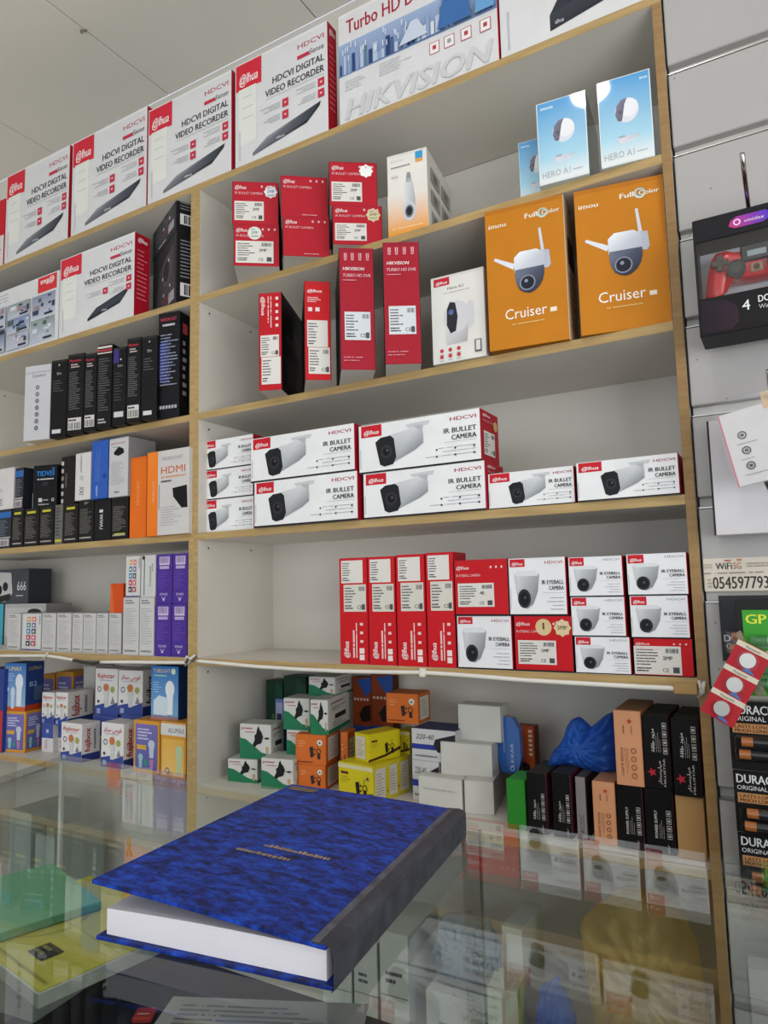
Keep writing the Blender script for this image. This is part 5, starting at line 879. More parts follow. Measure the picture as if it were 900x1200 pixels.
# ------------------------------------------------------------ shelving
ZT = {'A': 2.3519, 'B': 2.0576, 'C': 1.7615, 'D': 1.4692, 'E': 1.1757, 'F': 0.8877, 'G': 0.45}
TH = .0165
def unit(name, xa, xb, label, dup_end):
    root = empty(name, ((xa + xb) / 2, .14, 0), 0, label, 'shelves'); ox, oy = -(xa + xb) / 2, -.14
    B = lambda nm, a, b, m, par=root: slab(nm, (a[0] + ox, a[1] + oy, a[2]), (b[0] + ox, b[1] + oy, b[2]), m, par, ch=.0004)
    for xx in (xa - .0153, xb):
        p = B('upright', (xx, .0012, 0), (xx + .0153, .285, ZT['A'] - TH), MELA)
        B('edge_band', (xx, 0, 0), (xx + .0153, .0012, ZT['A'] - TH), BAND if xx < .5 else BAND2, p)
        mb = MB(); side = xx + .0153 if xx < xb - .1 else xx; sg = 1 if side > xx else -1
        for z in ('B', 'C', 'D', 'E', 'F'):
            for yy in (.035, .19):
                zz = ZT[z] - .035; r = .0028
                q = [(side + sg * .0004 + ox, yy + oy + r * math.cos(k * math.pi / 4), zz + r * math.sin(k * math.pi / 4)) for k in range(8)]
                mb.poly(q if sg > 0 else q[::-1], '3a3632')
        mb.build('peg_holes', PLAIN, p)['kind'] = 'stuff'
    B('back_panel', (xa, .279, 0), (xb, .285, ZT['A'] - TH), MELA)
    for k in 'ABCDEFG':
        a, b_ = (xa - .0153, xb + .0153) if k == 'A' else (xa + .0002, xb - .0002)
        p = B('shelf_board', (a, .0012, ZT[k] - TH), (b_, .278, ZT[k]), MELA)
        B('edge_band', (a, 0, ZT[k] - TH), (b_, .0012, ZT[k]), BAND, p)
    return root
unit('shelving_unit', -1.109, -.0306, 'white shelving bay with oak edges on the left, holding small black and white boxes', 0)
unit('shelving_unit', 0, 1.0782, 'white shelving bay with oak edges in the middle, holding red and white camera boxes', 1)

# ------------------------------------------------------------ cartons on the shelves
for (des, label, group, x, y, z, yaw, wd, d, h, o) in ITEMS:
    nm = NAMES.get(des, 'carton'); b = Box(nm, 'box', label, group, x, y, z, yaw, wd, d, h)
    globals()['d_' + des](b, o)

# ------------------------------------------------------------ blue blister box and blue bag on the bottom shelf
t = empty('drive_blister_box', (.674, .165, .9525), 0, 'blue blister-boxed drive with white sideways lettering, leaning by the orange printed carton', 'box')
b = Box.__new__(Box); b.root = t; b.w, b.d, b.h, b.off = .048, .02, .113, 0.0
mb = MB(); n = 14; pts = [(0, .02), (.006, .0), (.040, .0), (.048, .03), (.046, .085), (.032, .108), (.0, .113)]
fr = [(px, 0, pz) for px, pz in pts]; bk = [(px, .02, pz) for px, pz in pts]
mb.poly(fr, '2a62b4'); mb.poly(bk[::-1], '24529c')
for i in range(len(pts)): j = (i + 1) % len(pts); mb.poly([fr[j], fr[i], bk[i], bk[j]], '24529c')
mb.build('blister_shell', PLASTIC, t)
f = b.F('front_up'); f.T(.12, .32, .13, 'LEXAR', 'c4d4ec', w=.4); f.ring(.08, .4, .04, .014, 'c4d4ec'); f.L(.35, .7, .75, .76, 1, 'a8bce0', 2); f.build('lettering', t)
def cloth_bag(name, label, prof, y0, depth, m, seed, parts=True, loc=(0, 0, 0)):
    """crumpled plastic bag: an outline in x,z given depth by inflating its middle"""
    rnd = random.Random(seed); bm = bmesh.new(); nu, nv = 26, 22
    xs_ = [p[0] for p in prof]; zs_ = [p[1] for p in prof]
    def inside(x, z):
        c = False; n = len(prof)
        for i in range(n):
            (xa, za), (xb, zb) = prof[i], prof[i - 1]
            if (za > z) != (zb > z) and x < (xb - xa) * (z - za) / (zb - za) + xa: c = not c
        return c
    cx = sum(xs_) / len(xs_); cz = sum(zs_) / len(zs_); m_ = 64
    # resample the outline and loft it towards the centre on both sides
    L = []; 
    seg = [(Vector((prof[i][0], prof[i][1])), Vector((prof[(i + 1) % len(prof)][0], prof[(i + 1) % len(prof)][1]))) for i in range(len(prof))]
    tot = sum((b_ - a_).length for a_, b_ in seg)
    for k in range(m_):
        d_ = tot * k / m_
        for a_, b_ in seg:
            l = (b_ - a_).length
            if d_ <= l: L.append(a_ + (b_ - a_) * d_ / l); break
            d_ -= l
    rings = 9; V = {}
    for side in (1, -1):
        for r in range(rings):
            tt = r / (rings - 1)
            for k in range(m_):
                if r == 0 and side == -1: V[(side, r, k)] = V[(1, 0, k)]; continue
                p = L[k].lerp(Vector((cx, cz)), tt * .97)
                bulge = depth / 2 * math.sqrt(max(0, 1 - (1 - tt) ** 2.2))
                cr = (math.sin(k * .9 + r * 1.7 + seed) + math.sin(k * 1.7 - r * .8 + seed * 2) * .8 + math.sin(k * .37 + r * 2.6)) * depth * .07 * math.sin(math.pi * min(1, tt + .12))
                V[(side, r, k)] = bm.verts.new((p.x, y0 - side * (bulge + cr) , p.y + cr * .5))
    for side in (1, -1):
        for r in range(rings - 1):
            for k in range(m_):
                q = [V[(side, r, k)], V[(side, r, (k + 1) % m_)], V[(side, r + 1, (k + 1) % m_)], V[(side, r + 1, k)]]
                try: bm.faces.new(q if side == 1 else q[::-1])
                except ValueError: pass
        ring = [V[(side, rings - 1, k)] for k in range(m_)]
        bm.faces.new(ring if side == 1 else ring[::-1])
    me = bpy.data.meshes.new(name); bm.to_mesh(me); bm.free(); me.polygons.foreach_set('use_smooth', [False] * len(me.polygons)); me.materials.append(m)
    o = bpy.data.objects.new(name, me); C.objects.link(o); sub = o.modifiers.new('s', 'SUBSURF'); sub.levels = sub.render_levels = 1
    o.location = loc; return o
o = cloth_bag('plastic_bag', '', [(.787, .984), (.800, 1.012), (.823, 1.040), (.838, 1.078), (.857, 1.084), (.880, 1.066), (.902, 1.088), (.925, 1.102), (.926, .992), (.90, .983), (.862, .988), (.83, .994), (.81, .99)], .115, .07, film('blue_bag_film', '4a8cf0', .18, .25, .5), 3)
tag(o, 'crumpled blue plastic bag lying on the black cartons beside the upper peach carton', 'bag')

# white lighting cord with clips along the fifth shelf
CORDM = mat('white_cord', 'e6e2da', .4)
def cord(label, pts, r=.0042):
    t = empty('light_cord', pts[0], 0, label, 'cord', None)
    o_ = Vector(pts[0]); P_ = [Vector(p) - o_ for p in pts]
    fine = []
    for i in range(len(P_) - 1):
        for k in range(6): 
            u = k / 6; q = P_[i].lerp(P_[i + 1], u); fine.append(q)
    fine.append(P_[-1]); mb = MB(); mb.tube(fine, r, 'ffffff', 8); mb.build('cord_sleeve', CORDM, t); return t, o_
y = -.0055
t, o_ = cord('white cord sagging under the fifth shelf of the left bay, left piece', [(-.80, y, 1.160), (-.7, y, 1.163), (-.555, y, 1.167), (-.5, y, 1.164), (-.44, y, 1.159)])
mb = MB(); mb.tube([(-.56, y - .006, 1.158), (-.548, y - .007, 1.168), (-.54, y - .004, 1.177)], .0022, 'e4dccb', 6); q = mb.build('cable_tie', PLAIN, t, -o_)
t, o_ = cord('white cord along the fifth shelf of the left bay, right piece up to the upright', [(-.331, y, 1.157), (-.2, y, 1.161), (-.1, y, 1.163), (-.02, y, 1.166)])
t, o_ = cord('long white cord along the fifth shelf of the middle bay', [(.002, y, 1.1705), (.09, y, 1.167), (.184, y, 1.1635), (.3, y, 1.162), (.409, y, 1.162), (.5, y, 1.164), (.594, y, 1.1665), (.65, y, 1.1655), (.708, y, 1.164), (.8, y, 1.161), (.895, y, 1.160), (1.0, y, 1.159), (1.045, y, 1.159)])
mb = MB(); mb.box((.588, y - .006, 1.158), (.60, 0, 1.175), 'e6e0d2', .002); mb.build('cord_clip', PLAIN, t, -o_)
mb = MB(); mb.box((1.043, y - .0052, 1.151), (1.078, -.0002, 1.168), 'b08a55', .0015); mb.build('packing_tape', PLAIN, t, -o_)
mb = MB(); mb.tube([(1.078, y - .003, 1.148), (1.084, y - .006, 1.16), (1.081, y - .005, 1.174), (1.088, y - .003, 1.172), (1.086, y - .006, 1.155), (1.078, y - .003, 1.148)], .003, 'dcd4cc', 6); mb.build('knot', PLAIN, t, -o_)
mb = MB()
mb.tube([(-.03, y - .001, 1.158), (-.028, y - .006, 1.172), (-.018, y - .009, 1.180), (-.008, y - .009, 1.174), (-.012, y - .009, 1.166), (-.004, y - .009, 1.178), (.004, y - .004, 1.184)], .0035, 'd8d4d0', 6)
mb.tube([(-.022, y - .007, 1.165), (-.012, y - .012, 1.176), (-.002, y - .009, 1.17), (.008, y - .004, 1.181)], .0025, '6a5448', 6)
tag(mb.build('knotted_tie', PLAIN), 'small knot of white and brown tie at the middle upright', 'tie')
mb = MB(); mb.tube([(-.44, y, 1.158), (-.4, y - .002, 1.154), (-.36, y - .001, 1.153), (-.332, y, 1.157)], .0038, '2a2826', 6)
tag(mb.build('black_cable', PLAIN), 'short black cable joining the two white cord pieces in the left bay', 'cable')

# ------------------------------------------------------------ slatwall right of the shelves
sw = bpy.data.objects['wall_back']
slab('backing_board', (1.0975, .018, 0), (2.65, .0185 + .004, ZC - .002), mat('slat_backing', 'd0ccc6', .5), sw)
GZ = [.93315 - .15 * i + 1.42 for i in range(-3, 17)]
for i in range(len(GZ)):
    zt = GZ[i] - .009; zb = (GZ[i + 1] + .009) if i + 1 < len(GZ) else .02
    zt = min(zt, ZC - .004)
    if zt - zb < .02 or zb < 0: continue
    sl = slab('slat', (1.0972, .0, zb), (2.65, .018, zt), SLATM, sw, ch=.0018)
    mb = MB(); mb.box((1.0975, -.0012, zt + .0001), (2.65, .017, zt + .0016), 'ffffff'); mb.build('groove_insert', ALU, sl)
mb = MB(); rnd = random.Random(3)
for k in range(26):
    xx = rnd.choice([1.107, 1.11, 1.113, 1.15, 1.3]) ; zz = GZ[0] - .05 - k * .071; r = .0012
    mb.poly([(xx + r * math.cos(q * math.pi / 3), -.0003, zz + r * math.sin(q * math.pi / 3)) for q in range(6)], '4a4540')
mb.build('nail_holes', PLAIN, sw)['kind'] = 'stuff'
def hook(label, x, z, L=.2, rise=.0, yaw=0.0):
    t = empty('slatwall_hook', (x, 0, z), yaw, label, 'hook', None)
    slab('hook_plate', (-.012, -.003, -.028), (.012, 0, .012), CHROME, t, ch=.001)
    mb = MB(); mb.tube([(0, -.002, -.004), (0, -.03, -.004), (0, -L + .02, -.004 + rise), (0, -L, -.004 + rise + .012)], .0033, 'ffffff', 8)
    mb.build('hook_rod', CHROME, t); return t
# gamepad box
hook('chrome slatwall hook sticking out above the boxed red gamepad', 1.2035, 1.885, .2, .012)
t = empty('gamepad_box', (1.126, -.098, 1.6935), 0, 'black window box holding a red gamepad, hanging on the white slatted wall', 'box')
W_, D_, H_ = .165, .07, .184
mb = MB(); mb.box((0, .0015, 0), (W_, D_, .058), ch=.001, cols=['141115'] * 6); mb.box((0, .0015, .147), (W_, D_, H_), ch=.001, cols=['17151a'] * 6); mb.box((0, .05, .058), (W_, D_, .147), ch=.0005, cols=['c4c4ca'] * 6); mb.box((0, .002, .058), (.004, .05, .147), cols=['1a181c'] * 6); mb.box((W_ - .004, .002, .058), (W_, .05, .147), cols=['1a181c'] * 6)
mb.build('box_shell', CARTON, t)
b = Box.__new__(Box); b.root = t; b.w, b.d, b.h, b.off = W_, D_, H_, -0.0013
f = b.F('front'); f.G([(.30, .875), (.32, .92), (.37, .945), (.60, .945), (.65, .91), (.63, .87), (.57, .85), (.35, .85)], '8a3a9a', ['c43a7a', 'b83a8a', '9a3aa0', '5a3ac0', '4a3ac8', '4a3ab8', '6a3ab0', 'b03a80']); f.ring(.37, .897, .03, .01, 'f0e0f0', 12); f.T(.43, .88, .03, 'vividex', 'e8d8f0', w=.16, it=.2); f.build('logo_badge', t)
f = b.F('front'); f.T(.36, .155, .085, '4', 'e8e8ea', b=.0); f.T(.49, .2, .055, 'DOUBLE SHOCK', 'e8e8ea', w=.46, b=.03); f.T(.49, .145, .035, 'Wireless Controller', 'c8c8cc', w=.4); f.build('lettering', t)
f = b.F('front'); f.G([(.02, .02), (.26, .02), (.33, .08), (.32, .2), (.24, .27), (.02, .30)], '3a1e3a', ['1c141e', '2e1a26', '3a1e2a', '30202e', '241a28', '1c141e']); f.build('arc_print', t)
# gamepad in the box
gp = MB()
def lobes(mb, outline, y0, y1, col, top=.7):
    cx = sum(p[0] for p in outline) / len(outline); cz = sum(p[1] for p in outline) / len(outline); n = len(outline)
    vs = [(p[0], y1, p[1]) for p in outline] + [(cx + (p[0] - cx) * .95, y0 + .004, cz + (p[1] - cz) * .95) for p in outline] + [(cx + (p[0] - cx) * top, y0, cz + (p[1] - cz) * top) for p in outline]
    fs = []
    for r in range(2):
        for i in range(n): j = (i + 1) % n; fs.append((r * n + i, r * n + j, (r + 1) * n + j, (r + 1) * n + i))
    fs.append(tuple(range(2 * n, 3 * n))); mb.mesh(vs, fs, col, True)
out = [(.012, .056), (.010, .07), (.016, .098), (.026, .124), (.036, .134), (.056, .135), (.075, .129), (.12, .126), (.165, .129), (.185, .135), (.205, .134), (.215, .124), (.225, .098), (.230, .07), (.228, .056), (.212, .055), (.198, .07), (.186, .085), (.15, .084), (.12, .083), (.09, .084), (.06, .085), (.043, .07), (.03, .055)]
out = [(x * .702, z) for x, z in out]; lobes(gp, out, .016, .045, 'c01622'); g_ = gp.build('gamepad', PLASTIC, t)
def disc(mb, x, z, r, y0, y1, col, n=16):
    ring = lambda rr, yy: [(x + rr * math.cos(2 * math.pi * k / n), yy, z + rr * math.sin(2 * math.pi * k / n)) for k in range(n)]
    vs = ring(r, y1) + ring(r, y0); mb.mesh(vs, [tuple((k, (k + 1) % n, n + (k + 1) % n, n + k)) for k in range(n)] + [tuple(range(n, 2 * n))], col)
mb = MB()
for sg in (0, 1):
    xx = .055 if sg == 0 else .109; disc(mb, xx, .098, .0135, .008, .02, '16161a'); disc(mb, xx, .098, .009, .006, .009, '2c2c32')
mb.build('thumb_sticks', PLASTIC, g_)
mb = MB(); mb.box((.0215, .0125, .108), (.0455, .019, .118), '3a3432', .001); mb.box((.0288, .012, .100), (.0382, .019, .126), '3a3432', .001); mb.build('direction_pad', PLASTIC, g_)
mb = MB()
for ax, az in ((0, .012), (.012, 0), (0, -.012), (-.012, 0)): disc(mb, .1334 + ax, .112 + az, .005, .0125, .019, '2a2a30', 12)
mb.build('action_buttons', PLASTIC, g_)
mb = MB(); mb.box((.062, .012, .106), (.105, .02, .132), '24242a', .002); mb.build('touch_pad', PLASTIC, g_)
mb = MB(); mb.box((.071, .0113, .113), (.096, .0121, .122), '8a9a9c', .0004); mb.build('pad_badge', PLASTIC, g_)
mb = MB(); mb.box((.073, .014, .089), (.091, .02, .1035), '9a7a62', .002); disc(mb, .082, .096, .0045, .0125, .0145, '3a1a14'); mb.build('home_button', PLASTIC, g_)
slab('window_film', (.004, .0022, .0585), (W_ - .004, .0027, .1465), glass('clear_film', (.985, .985, .985), gl=.6), t)
# white boxed console and tilted accessory bag
t = empty('console_box', (1.1225, -.056, 1.3965), 0, 'large white box with a red and black device picture, hanging under the gamepad box', 'box')
b = Box.__new__(Box); b.root = t; b.w, b.d, b.h, b.off = .24, .05, .176, 0.0
b.body('d0ccd0', r='b4b0b4', l='c8c4c6'); f = b.F('front'); f.G([(.0, 0), (.012, 0), (.012, 1), (0, 1)], '2a2628'); f.build('dark_edge', t)
f = b.F('front'); f.E(.17, .88, .035, '2a2a2e'); f.E(.185, .9, .02, 'd0ccd0'); f.T(.40, .2, .05, 'ASA PRO', '4a464c', w=.42, b=.01); f.ring(.68, .1, .03, .008, '4a464c'); f.R(.68, .085, .9, .12, '6a666c'); f.build('lettering', t)
f = b.F('front'); f.G([(.26, .56), (.3, .62), (.5, .6), (.62, .58), (.5, .34), (.42, .3), (.32, .34)], '3a3438'); f.G([(.3, .54), (.34, .58), (.42, .56), (.4, .36), (.34, .36)], 'b83428'); f.G([(.34, .58), (.3, .6), (.32, .5)], 'd8c8c4'); f.build('device_picture', t)
hook('chrome slatwall hook holding the tilted clear accessory bag', 1.2135, 1.58, .2, .012)
t = empty('accessory_bag', (1.163, -.118, 1.459), 0, 'tilted white accessory card in a clear bag, in front of the large white box', 'bag'); t.rotation_euler = (0, math.radians(-11), 0)
b = Box.__new__(Box); b.root = t; b.w, b.d, b.h, b.off = .12, .008, .108, 0.0
b.body('d8d4d4', r='c8c4c4', part='card'); f = b.F('front'); f.R(0, 0, .02, 1, 'c87a88')
for k in range(3): f.ring(.2, .66 - k * .21, .05, .016, '55555c', 14); f.E(.2, .66 - k * .21, .022, '55555c', 8); f.L(.12, .535 - k * .21, .36, .56 - k * .21, 1, 'a4a0a4', k)
f.build('icon_column', t); f = b.F('front'); f.G([(.62, .62), (.9, .68), (.95, .8), (.7, .84), (.6, .74)], '9a9ca0'); f.E(.68, .74, .05, '6a6c72'); f.E(.7, .76, .03, '9a6a9a'); f.build('camera_picture', t)
f = b.F('front'); f.T(.55, .08, .12, 'TV Box', '4a464c', w=.4); f.build('lettering', t)
f = b.F('front'); f.R(.5, .92, .95, 1.14, 'd8b088', 'd8c4a0'); f.E(.72, 1.03, .12, 'c88a48', ry=.06); f.build('price_sticker', t, STICKER)
slab('clear_bag', (-.003, -.0018, -.003), (.123, -.0012, .125), glass('clear_film', (.985, .985, .985), gl=.6), t)
# phone number sticker on a slat
t = empty('paper_sign', (1.0985, -.0012, 1.3115), 0, 'cream paper strip with a printed phone number on the slatted wall', 'sign')
b = Box.__new__(Box); b.root = t; b.w, b.d, b.h, b.off = .22, .0008, .052, 0.0
b.body('d6cdc0', part='paper'); f = b.F('front'); f.T(.055, .08, .36, '0545977935', '3e3834', w=.395, b=.03); f.T(.08, .66, .2, 'WiFi', '4a4440', w=.105, b=.03); f.T(.195, .66, .2, '5G', 'b87a5a', w=.05, b=.02); f.R(.14, .9, .18, .94, 'b84a4a'); f.R(.22, .9, .25, .96, 'b8865a'); f.L(.28, .7, .62, .85, 2, 'a49a88', 3); f.L(.0, .52, .6, .58, 1, '8a8074', 4, words=9); f.L(.02, .1, .05, .4, 3, 'b0a48c', 5, words=1); f.L(.005, .68, .065, .85, 2, 'b8ac98', 6, words=1); f.build('lettering', t)
# battery cards
def battery(mb, x, z, L, r, y, c1, c2, vert=False):
    n = 12
    def seg(a0, a1, rr, col):
        vs = []
        for a in (a0, a1):
            for k in range(n):
                c, s_ = rr * math.cos(2 * math.pi * k / n), rr * math.sin(2 * math.pi * k / n); vs.append((x + a, y + s_, z + c))
        mb.mesh(vs, [(k, n + k, n + (k + 1) % n, (k + 1) % n) for k in range(n)] + [tuple(range(n)), tuple(range(2 * n - 1, n - 1, -1))], col, False)
    seg(0, L * .3, r, c1); seg(L * .3, L, r, c2); seg(L, L * 1.04, r * .4, 'b8b8b8')
def battery_card(x, y, z, w_, h_, label, body, c1, c2, nb, zb, head, group=None, small=None, tag_col=None):
    t = empty('battery_card', (x, y, z), 0, label, 'batteries', group); b = Box.__new__(Box); b.root = t; b.w, b.d, b.h, b.off = w_, .0012, h_, 0.0
    b.body(body, part='card'); f = b.F('front')
    if head: f.T(.04, head[1], head[2], head[0], head[3], w=head[4], b=.04)
    if small: f.T(*small)
    f.build('lettering', t)
    if tag_col:
        f = b.F('front'); f.R(.04, tag_col[1], .74, tag_col[2], tag_col[0]); H2 = tag_col[2] - tag_col[1]; f.T(.07, tag_col[1] + H2 * .54, H2 * .32, 'LASTS LONGER', '3a2218', w=.5, b=.03); f.T(.07, tag_col[1] + H2 * .12, H2 * .32, 'MUCH LONGER', '3a2218', w=.48, b=.03); f.build('orange_band', t)
    for k in range(nb):
        mb = MB(); battery(mb, .012 + (.004 if k % 2 else 0), zb[k], min(.05, w_ - .02), .0068, -.008, c1, c2); mb.build('battery', PLASTIC, t)
    zl, zh = min(zb) - .009, max(zb) + .009
    mb = MB(); mb.box((.006, -.0165, zl), (w_ - .006, -.0005, zh), 'ffffff', .003); mb.build('blister', glass('clear_film', (.985, .985, .985), gl=.6), t); return t
cu, dk = 'b8703c', '2a2a2c'
battery_card(1.1175, -.012, 1.205, .11, .1, 'dark grey battery card with large white lettering, top one on the slatted wall', '33343a', cu, dk, 2, [.02, .038], ('DURACELL', .30, .10, 'd8d8da', .62), None, (.06, .19, .08, 'ORIGINAL', 'd8d8da'), None)
tq = bpy.data.objects[-1] if False else None
g4 = 'black battery cards hanging one below another'
battery_card(1.1225, -.045, 1.052, .11, .098, 'uppermost of the three black battery cards with an orange band', '17171a', cu, dk, 2, [.024, .042], ('DURACELL', .82, .13, 'e4e4e6', .62), g4, (.04, .72, .07, 'ORIGINAL', 'e4e4e6'), ('c08a58', .54, .68))
battery_card(1.1225, -.040, .962, .11, .088, 'middle one of the three black battery cards with an orange band', '17171a', cu, dk, 2, [.012, .03], ('DURACELL', .80, .14, 'e4e4e6', .62), g4, (.04, .69, .07, 'ORIGINAL', 'e4e4e6'), ('c08a58', .48, .64))
battery_card(1.1225, -.035, .872, .11, .088, 'lowest of the three black battery cards, half behind the counter glass', '17171a', cu, dk, 2, [.012, .03], ('DURACELL', .80, .14, 'e4e4e6', .62), g4, (.04, .69, .07, 'ORIGINAL', 'e4e4e6'), ('c08a58', .48, .64))
t = battery_card(1.1525, -.072, 1.163, .11, .122, 'green battery card with four batteries in a clear blister', '3f9a34', '2f7a3a', 'c8c8b8', 4, [.018, .038, .058, .078], ('GP', .84, .11, 'd8e048', .24), None, (.36, .86, .05, 'ALKALINE', 'c8e0b8'), None)
mb = MB(); mb.box((-.008, .0015, .094), (.1, .003, .137), '1c1d1c', .001); mb.build('black_header', CARTON, t)
# coin cells in a tilted strip
t = empty('coin_cell_strip', (1.0905, -.098, 1.1425), 0, 'tilted red strip of three coin cells hanging in front of the battery cards', 'batteries'); t.rotation_euler = (0, math.radians(29), 0)
b = Box.__new__(Box); b.root = t; b.w, b.d, b.h, b.off = .047, .0014, .118, 0.0
b.body('b42832', part='card'); f = b.F('front')
for k in range(3): f.R(0, .27 + k * .33, 1, .335 + k * .33, 'd8ccba'); f.T(.28, .287 + k * .33, .025, 'Maxwell' if False else 'Panasonic', '3a3a3c', w=.42, b=.03); f.G([(.45, .02 + k * .33), (.85, .02 + k * .33), (.6, .08 + k * .33)], '5a78b8')
f.build('red_print', t)
for k in range(3):
    mb = MB(); disc(mb, .023, .018 + .039 * k, .0105, -.004, 0, 'ffffff', 24); mb.build('coin_cell', mat('coin_steel', 'dcdad6', .32, .6), t)
    mb = MB(); disc(mb, .023, .018 + .039 * k, .0145, -.0056, 0, 'ffffff', 20); mb.build('blister_dome', glass('clear_film', (.985, .985, .985), gl=.6), t)
o = cloth_bag('clear_wrapper', '', [(1.143, 1.255), (1.150, 1.26), (1.168, 1.20), (1.178, 1.165), (1.165, 1.162), (1.148, 1.19)], -.086, .008, film('clear_wrap', 'd8d0b8', .75, .15, .2), 5)
tag(o, 'crinkled clear wrapper hanging between the coin cells and the green battery card', 'wrapper')

# ------------------------------------------------------------ glass counter
GT = 1.0972; GL = glass('counter_glass', (.95, .975, .962), gl=.88); GV = glass('counter_side_glass', (.95, .972, .96))
ct = empty('glass_counter', (1.2, -.8, 0), 0, 'glass display counter with a clear top under the blue book', 'counter')
O = Vector((-1.2, .8, 0)); EDGE = mat('glass_edge', '3c5a4e', .25)
def prism(name, poly, z0, z1, m, par=ct, off=O):
    mb = MB(); n = len(poly); lo = [Vector((x, y, z0)) + off for x, y in poly]; hi = [Vector((x, y, z1)) + off for x, y in poly]
    mb.poly(hi, 'ffffff'); mb.poly(lo[::-1], 'ffffff')
    for i in range(n): j = (i + 1) % n; mb.poly([lo[i], lo[j], hi[j], hi[i]], 'ffffff')
    return mb.build(name, m, par)
R4 = lambda xa, ya, xb, yb: [(xa, ya), (xb, ya), (xb, yb), (xa, yb)]
prism('top_glass', [(.2844, -.5514), (.4255, -1.0563), (2.3, -1.0563), (2.3, -.5514)], GT - .008, GT, GL)
pn = prism('back_pane', R4(.295, -.559, .935, -.555), .12, GT - .009, GV); prism('pane_edge', R4(.9352, -.559, .9368, -.555), .12, GT - .009, EDGE, pn)
prism('back_pane', R4(.92, -.566, 2.29, -.562), .12, GT - .009, GV)
prism('side_pane', [(.288, -.566), (.4295, -1.05), (.4345, -1.048), (.293, -.566)], .12, GT - .009, GV)
prism('corner_seam', R4(.286, -.5595, .2915, -.5545), .12, GT - .009, mat('silicone', 'd8dcd8', .4))
prism('front_panel', R4(.435, -1.053, 2.29, -1.045), .12, GT - .009, mat('counter_front', '8a8a86', .5))
prism('base', [(.30, -.57), (.44, -1.04), (2.28, -1.04), (2.28, -.57)], 0, .12, mat('counter_base', '4a4a48', .6))
prism('inner_shelf', [(.52, -.74), (.52, -1.04), (2.27, -1.04), (2.27, -.74)], .996, 1.002, mat('dark_tray', '121414', .6))  # added near-black sheet; its colour stands in for the shade inside the counter
# things inside the counter
zt = 1.0023
def flatbox(nm, label, cat, x, y, z, yaw, w_, d_, h_, col, side, prints=None, fl=True):
    b = Box(nm, cat, label, None, x, y, z, yaw, w_, d_, h_); b.body(side, r=side, l=side, t=col, part='box_body')
    if fl: b.flaps(col)
    if prints: prints(b)
    return b
def yl(b):
    f = b.F('top'); f.off += .0009; f.R(.62, .16, .76, .30, '2c3038'); f.L(.63, .18, .75, .28, 2, '8a8a60', 1); f.R(.05, .06, .96, .075, '9a9640'); f.ring(.35, .45, .2, .008, 'b4b058', 30); f.build('label', b.root)
flatbox('yellow_box', 'thin yellow-topped pack with pale sides under the counter glass', 'box', .565, -.865, zt + .0334, -10, .175, .13, .0111, 'c2bc58', 'b4b8b0', yl)
flatbox('carton', 'pale grey carton under the yellow-topped pack inside the counter', 'box', .546, -.886, zt, 6.5, .15, .10, .0325, 'a4aaa4', '9aa09a', fl=True)
flatbox('green_packet', 'flat green packet lying on the yellow carton under the counter glass', 'packet', .5099, -.8528, zt + .046, -17, .13, .11, .007, '7cb894', '5c9a74', fl=False)
b = Box('paper_sheet', 'paper', 'printed white paper sheet under the glass beside the book spine', None, .80, -.875, zt, 24, .16, .09, .0008); b.body('c8c8c4', part='sheet'); f = b.F('top'); f.L(.08, .1, .92, .9, 12, '8a8a90', 4, fill=.4, words=5); f.build('print', b.root)
b = Box('red_tag', 'tag', 'small red tag on the dark tray under the glass', None, .762, -.834, zt, 30, .015, .015, .004); b.body('b83a30', part='tag_card'); f = b.F('top'); f.R(.2, .3, .8, .4, 'd8c8c0'); f.build('print', b.root)
mb = MB(); n = 28
ell = lambda a, b_, z: [(a * math.cos(2 * math.pi * k / n), b_ * math.sin(2 * math.pi * k / n), z) for k in range(n)]
mb.mesh(ell(.042, .026, 0) + ell(.038, .023, .012) + ell(.028, .016, .017), [(r * n + k, r * n + (k + 1) % n, (r + 1) * n + (k + 1) % n, (r + 1) * n + k) for r in (0, 1) for k in range(n)] + [tuple(range(2 * n, 3 * n)), tuple(range(n - 1, -1, -1))], '2a2220', True)
o = mb.build('oval_case', PLASTIC, None, (.935, -.795, zt)); o.rotation_euler = (0, 0, .5); tag(o, 'dark oval case on the inner shelf under the counter glass', 'case')
# lowest shelf of the middle bay, seen through the counter glass
z = ZT['G'] + .0004; gw = 'pale cartons on the lowest shelf behind the counter'
for k, (x, y, yaw, w_, h_, lb) in enumerate([(.325, .03, 2, .07, .165, 'first pale carton on the lowest shelf behind the book spine'), (.402, .03, 0, .055, .18, 'second pale carton on the lowest shelf behind the book spine'), (.466, .025, 3, .062, .21, 'third and tallest pale carton on the lowest shelf near the book spine')]):
    b = Box('carton', 'box', lb, gw, x, y, z, yaw, w_, .15, h_); b.body('d2d4d0', r='bcbeba', t='b8bab6'); b.flaps('c4c6c2'); f = b.F('front'); f.L(.2, .55, .8, .68, 2, '5a5c5c', k); f.R(.02, .45, .98, .46, '8a8c88'); f.build('fine_print', b.root)
b = Box('carton', 'box', 'pale carton lying flat on the lowest shelf under the pale blue bag', None, .56, .035, z, 4, .125, .14, .12); b.body('c8cac6', r='b4b6b2', t='b8bab6'); b.flaps('c0c2be'); f = b.F('front'); f.L(.2, .4, .8, .6, 3, '8a8c8c', 5); f.build('fine_print', b.root)
b = Box('carton', 'box', 'pale upright carton on the lowest shelf beside the pale blue bag', None, .70, .08, z, 0, .04, .12, .245); b.body('d4d6d0', r='c0c2b8', t='b8bab6'); b.flaps('c0c2be'); f = b.F('front'); f.L(.2, .5, .8, .62, 3, '6a6c6c', 5); f.build('fine_print', b.root)
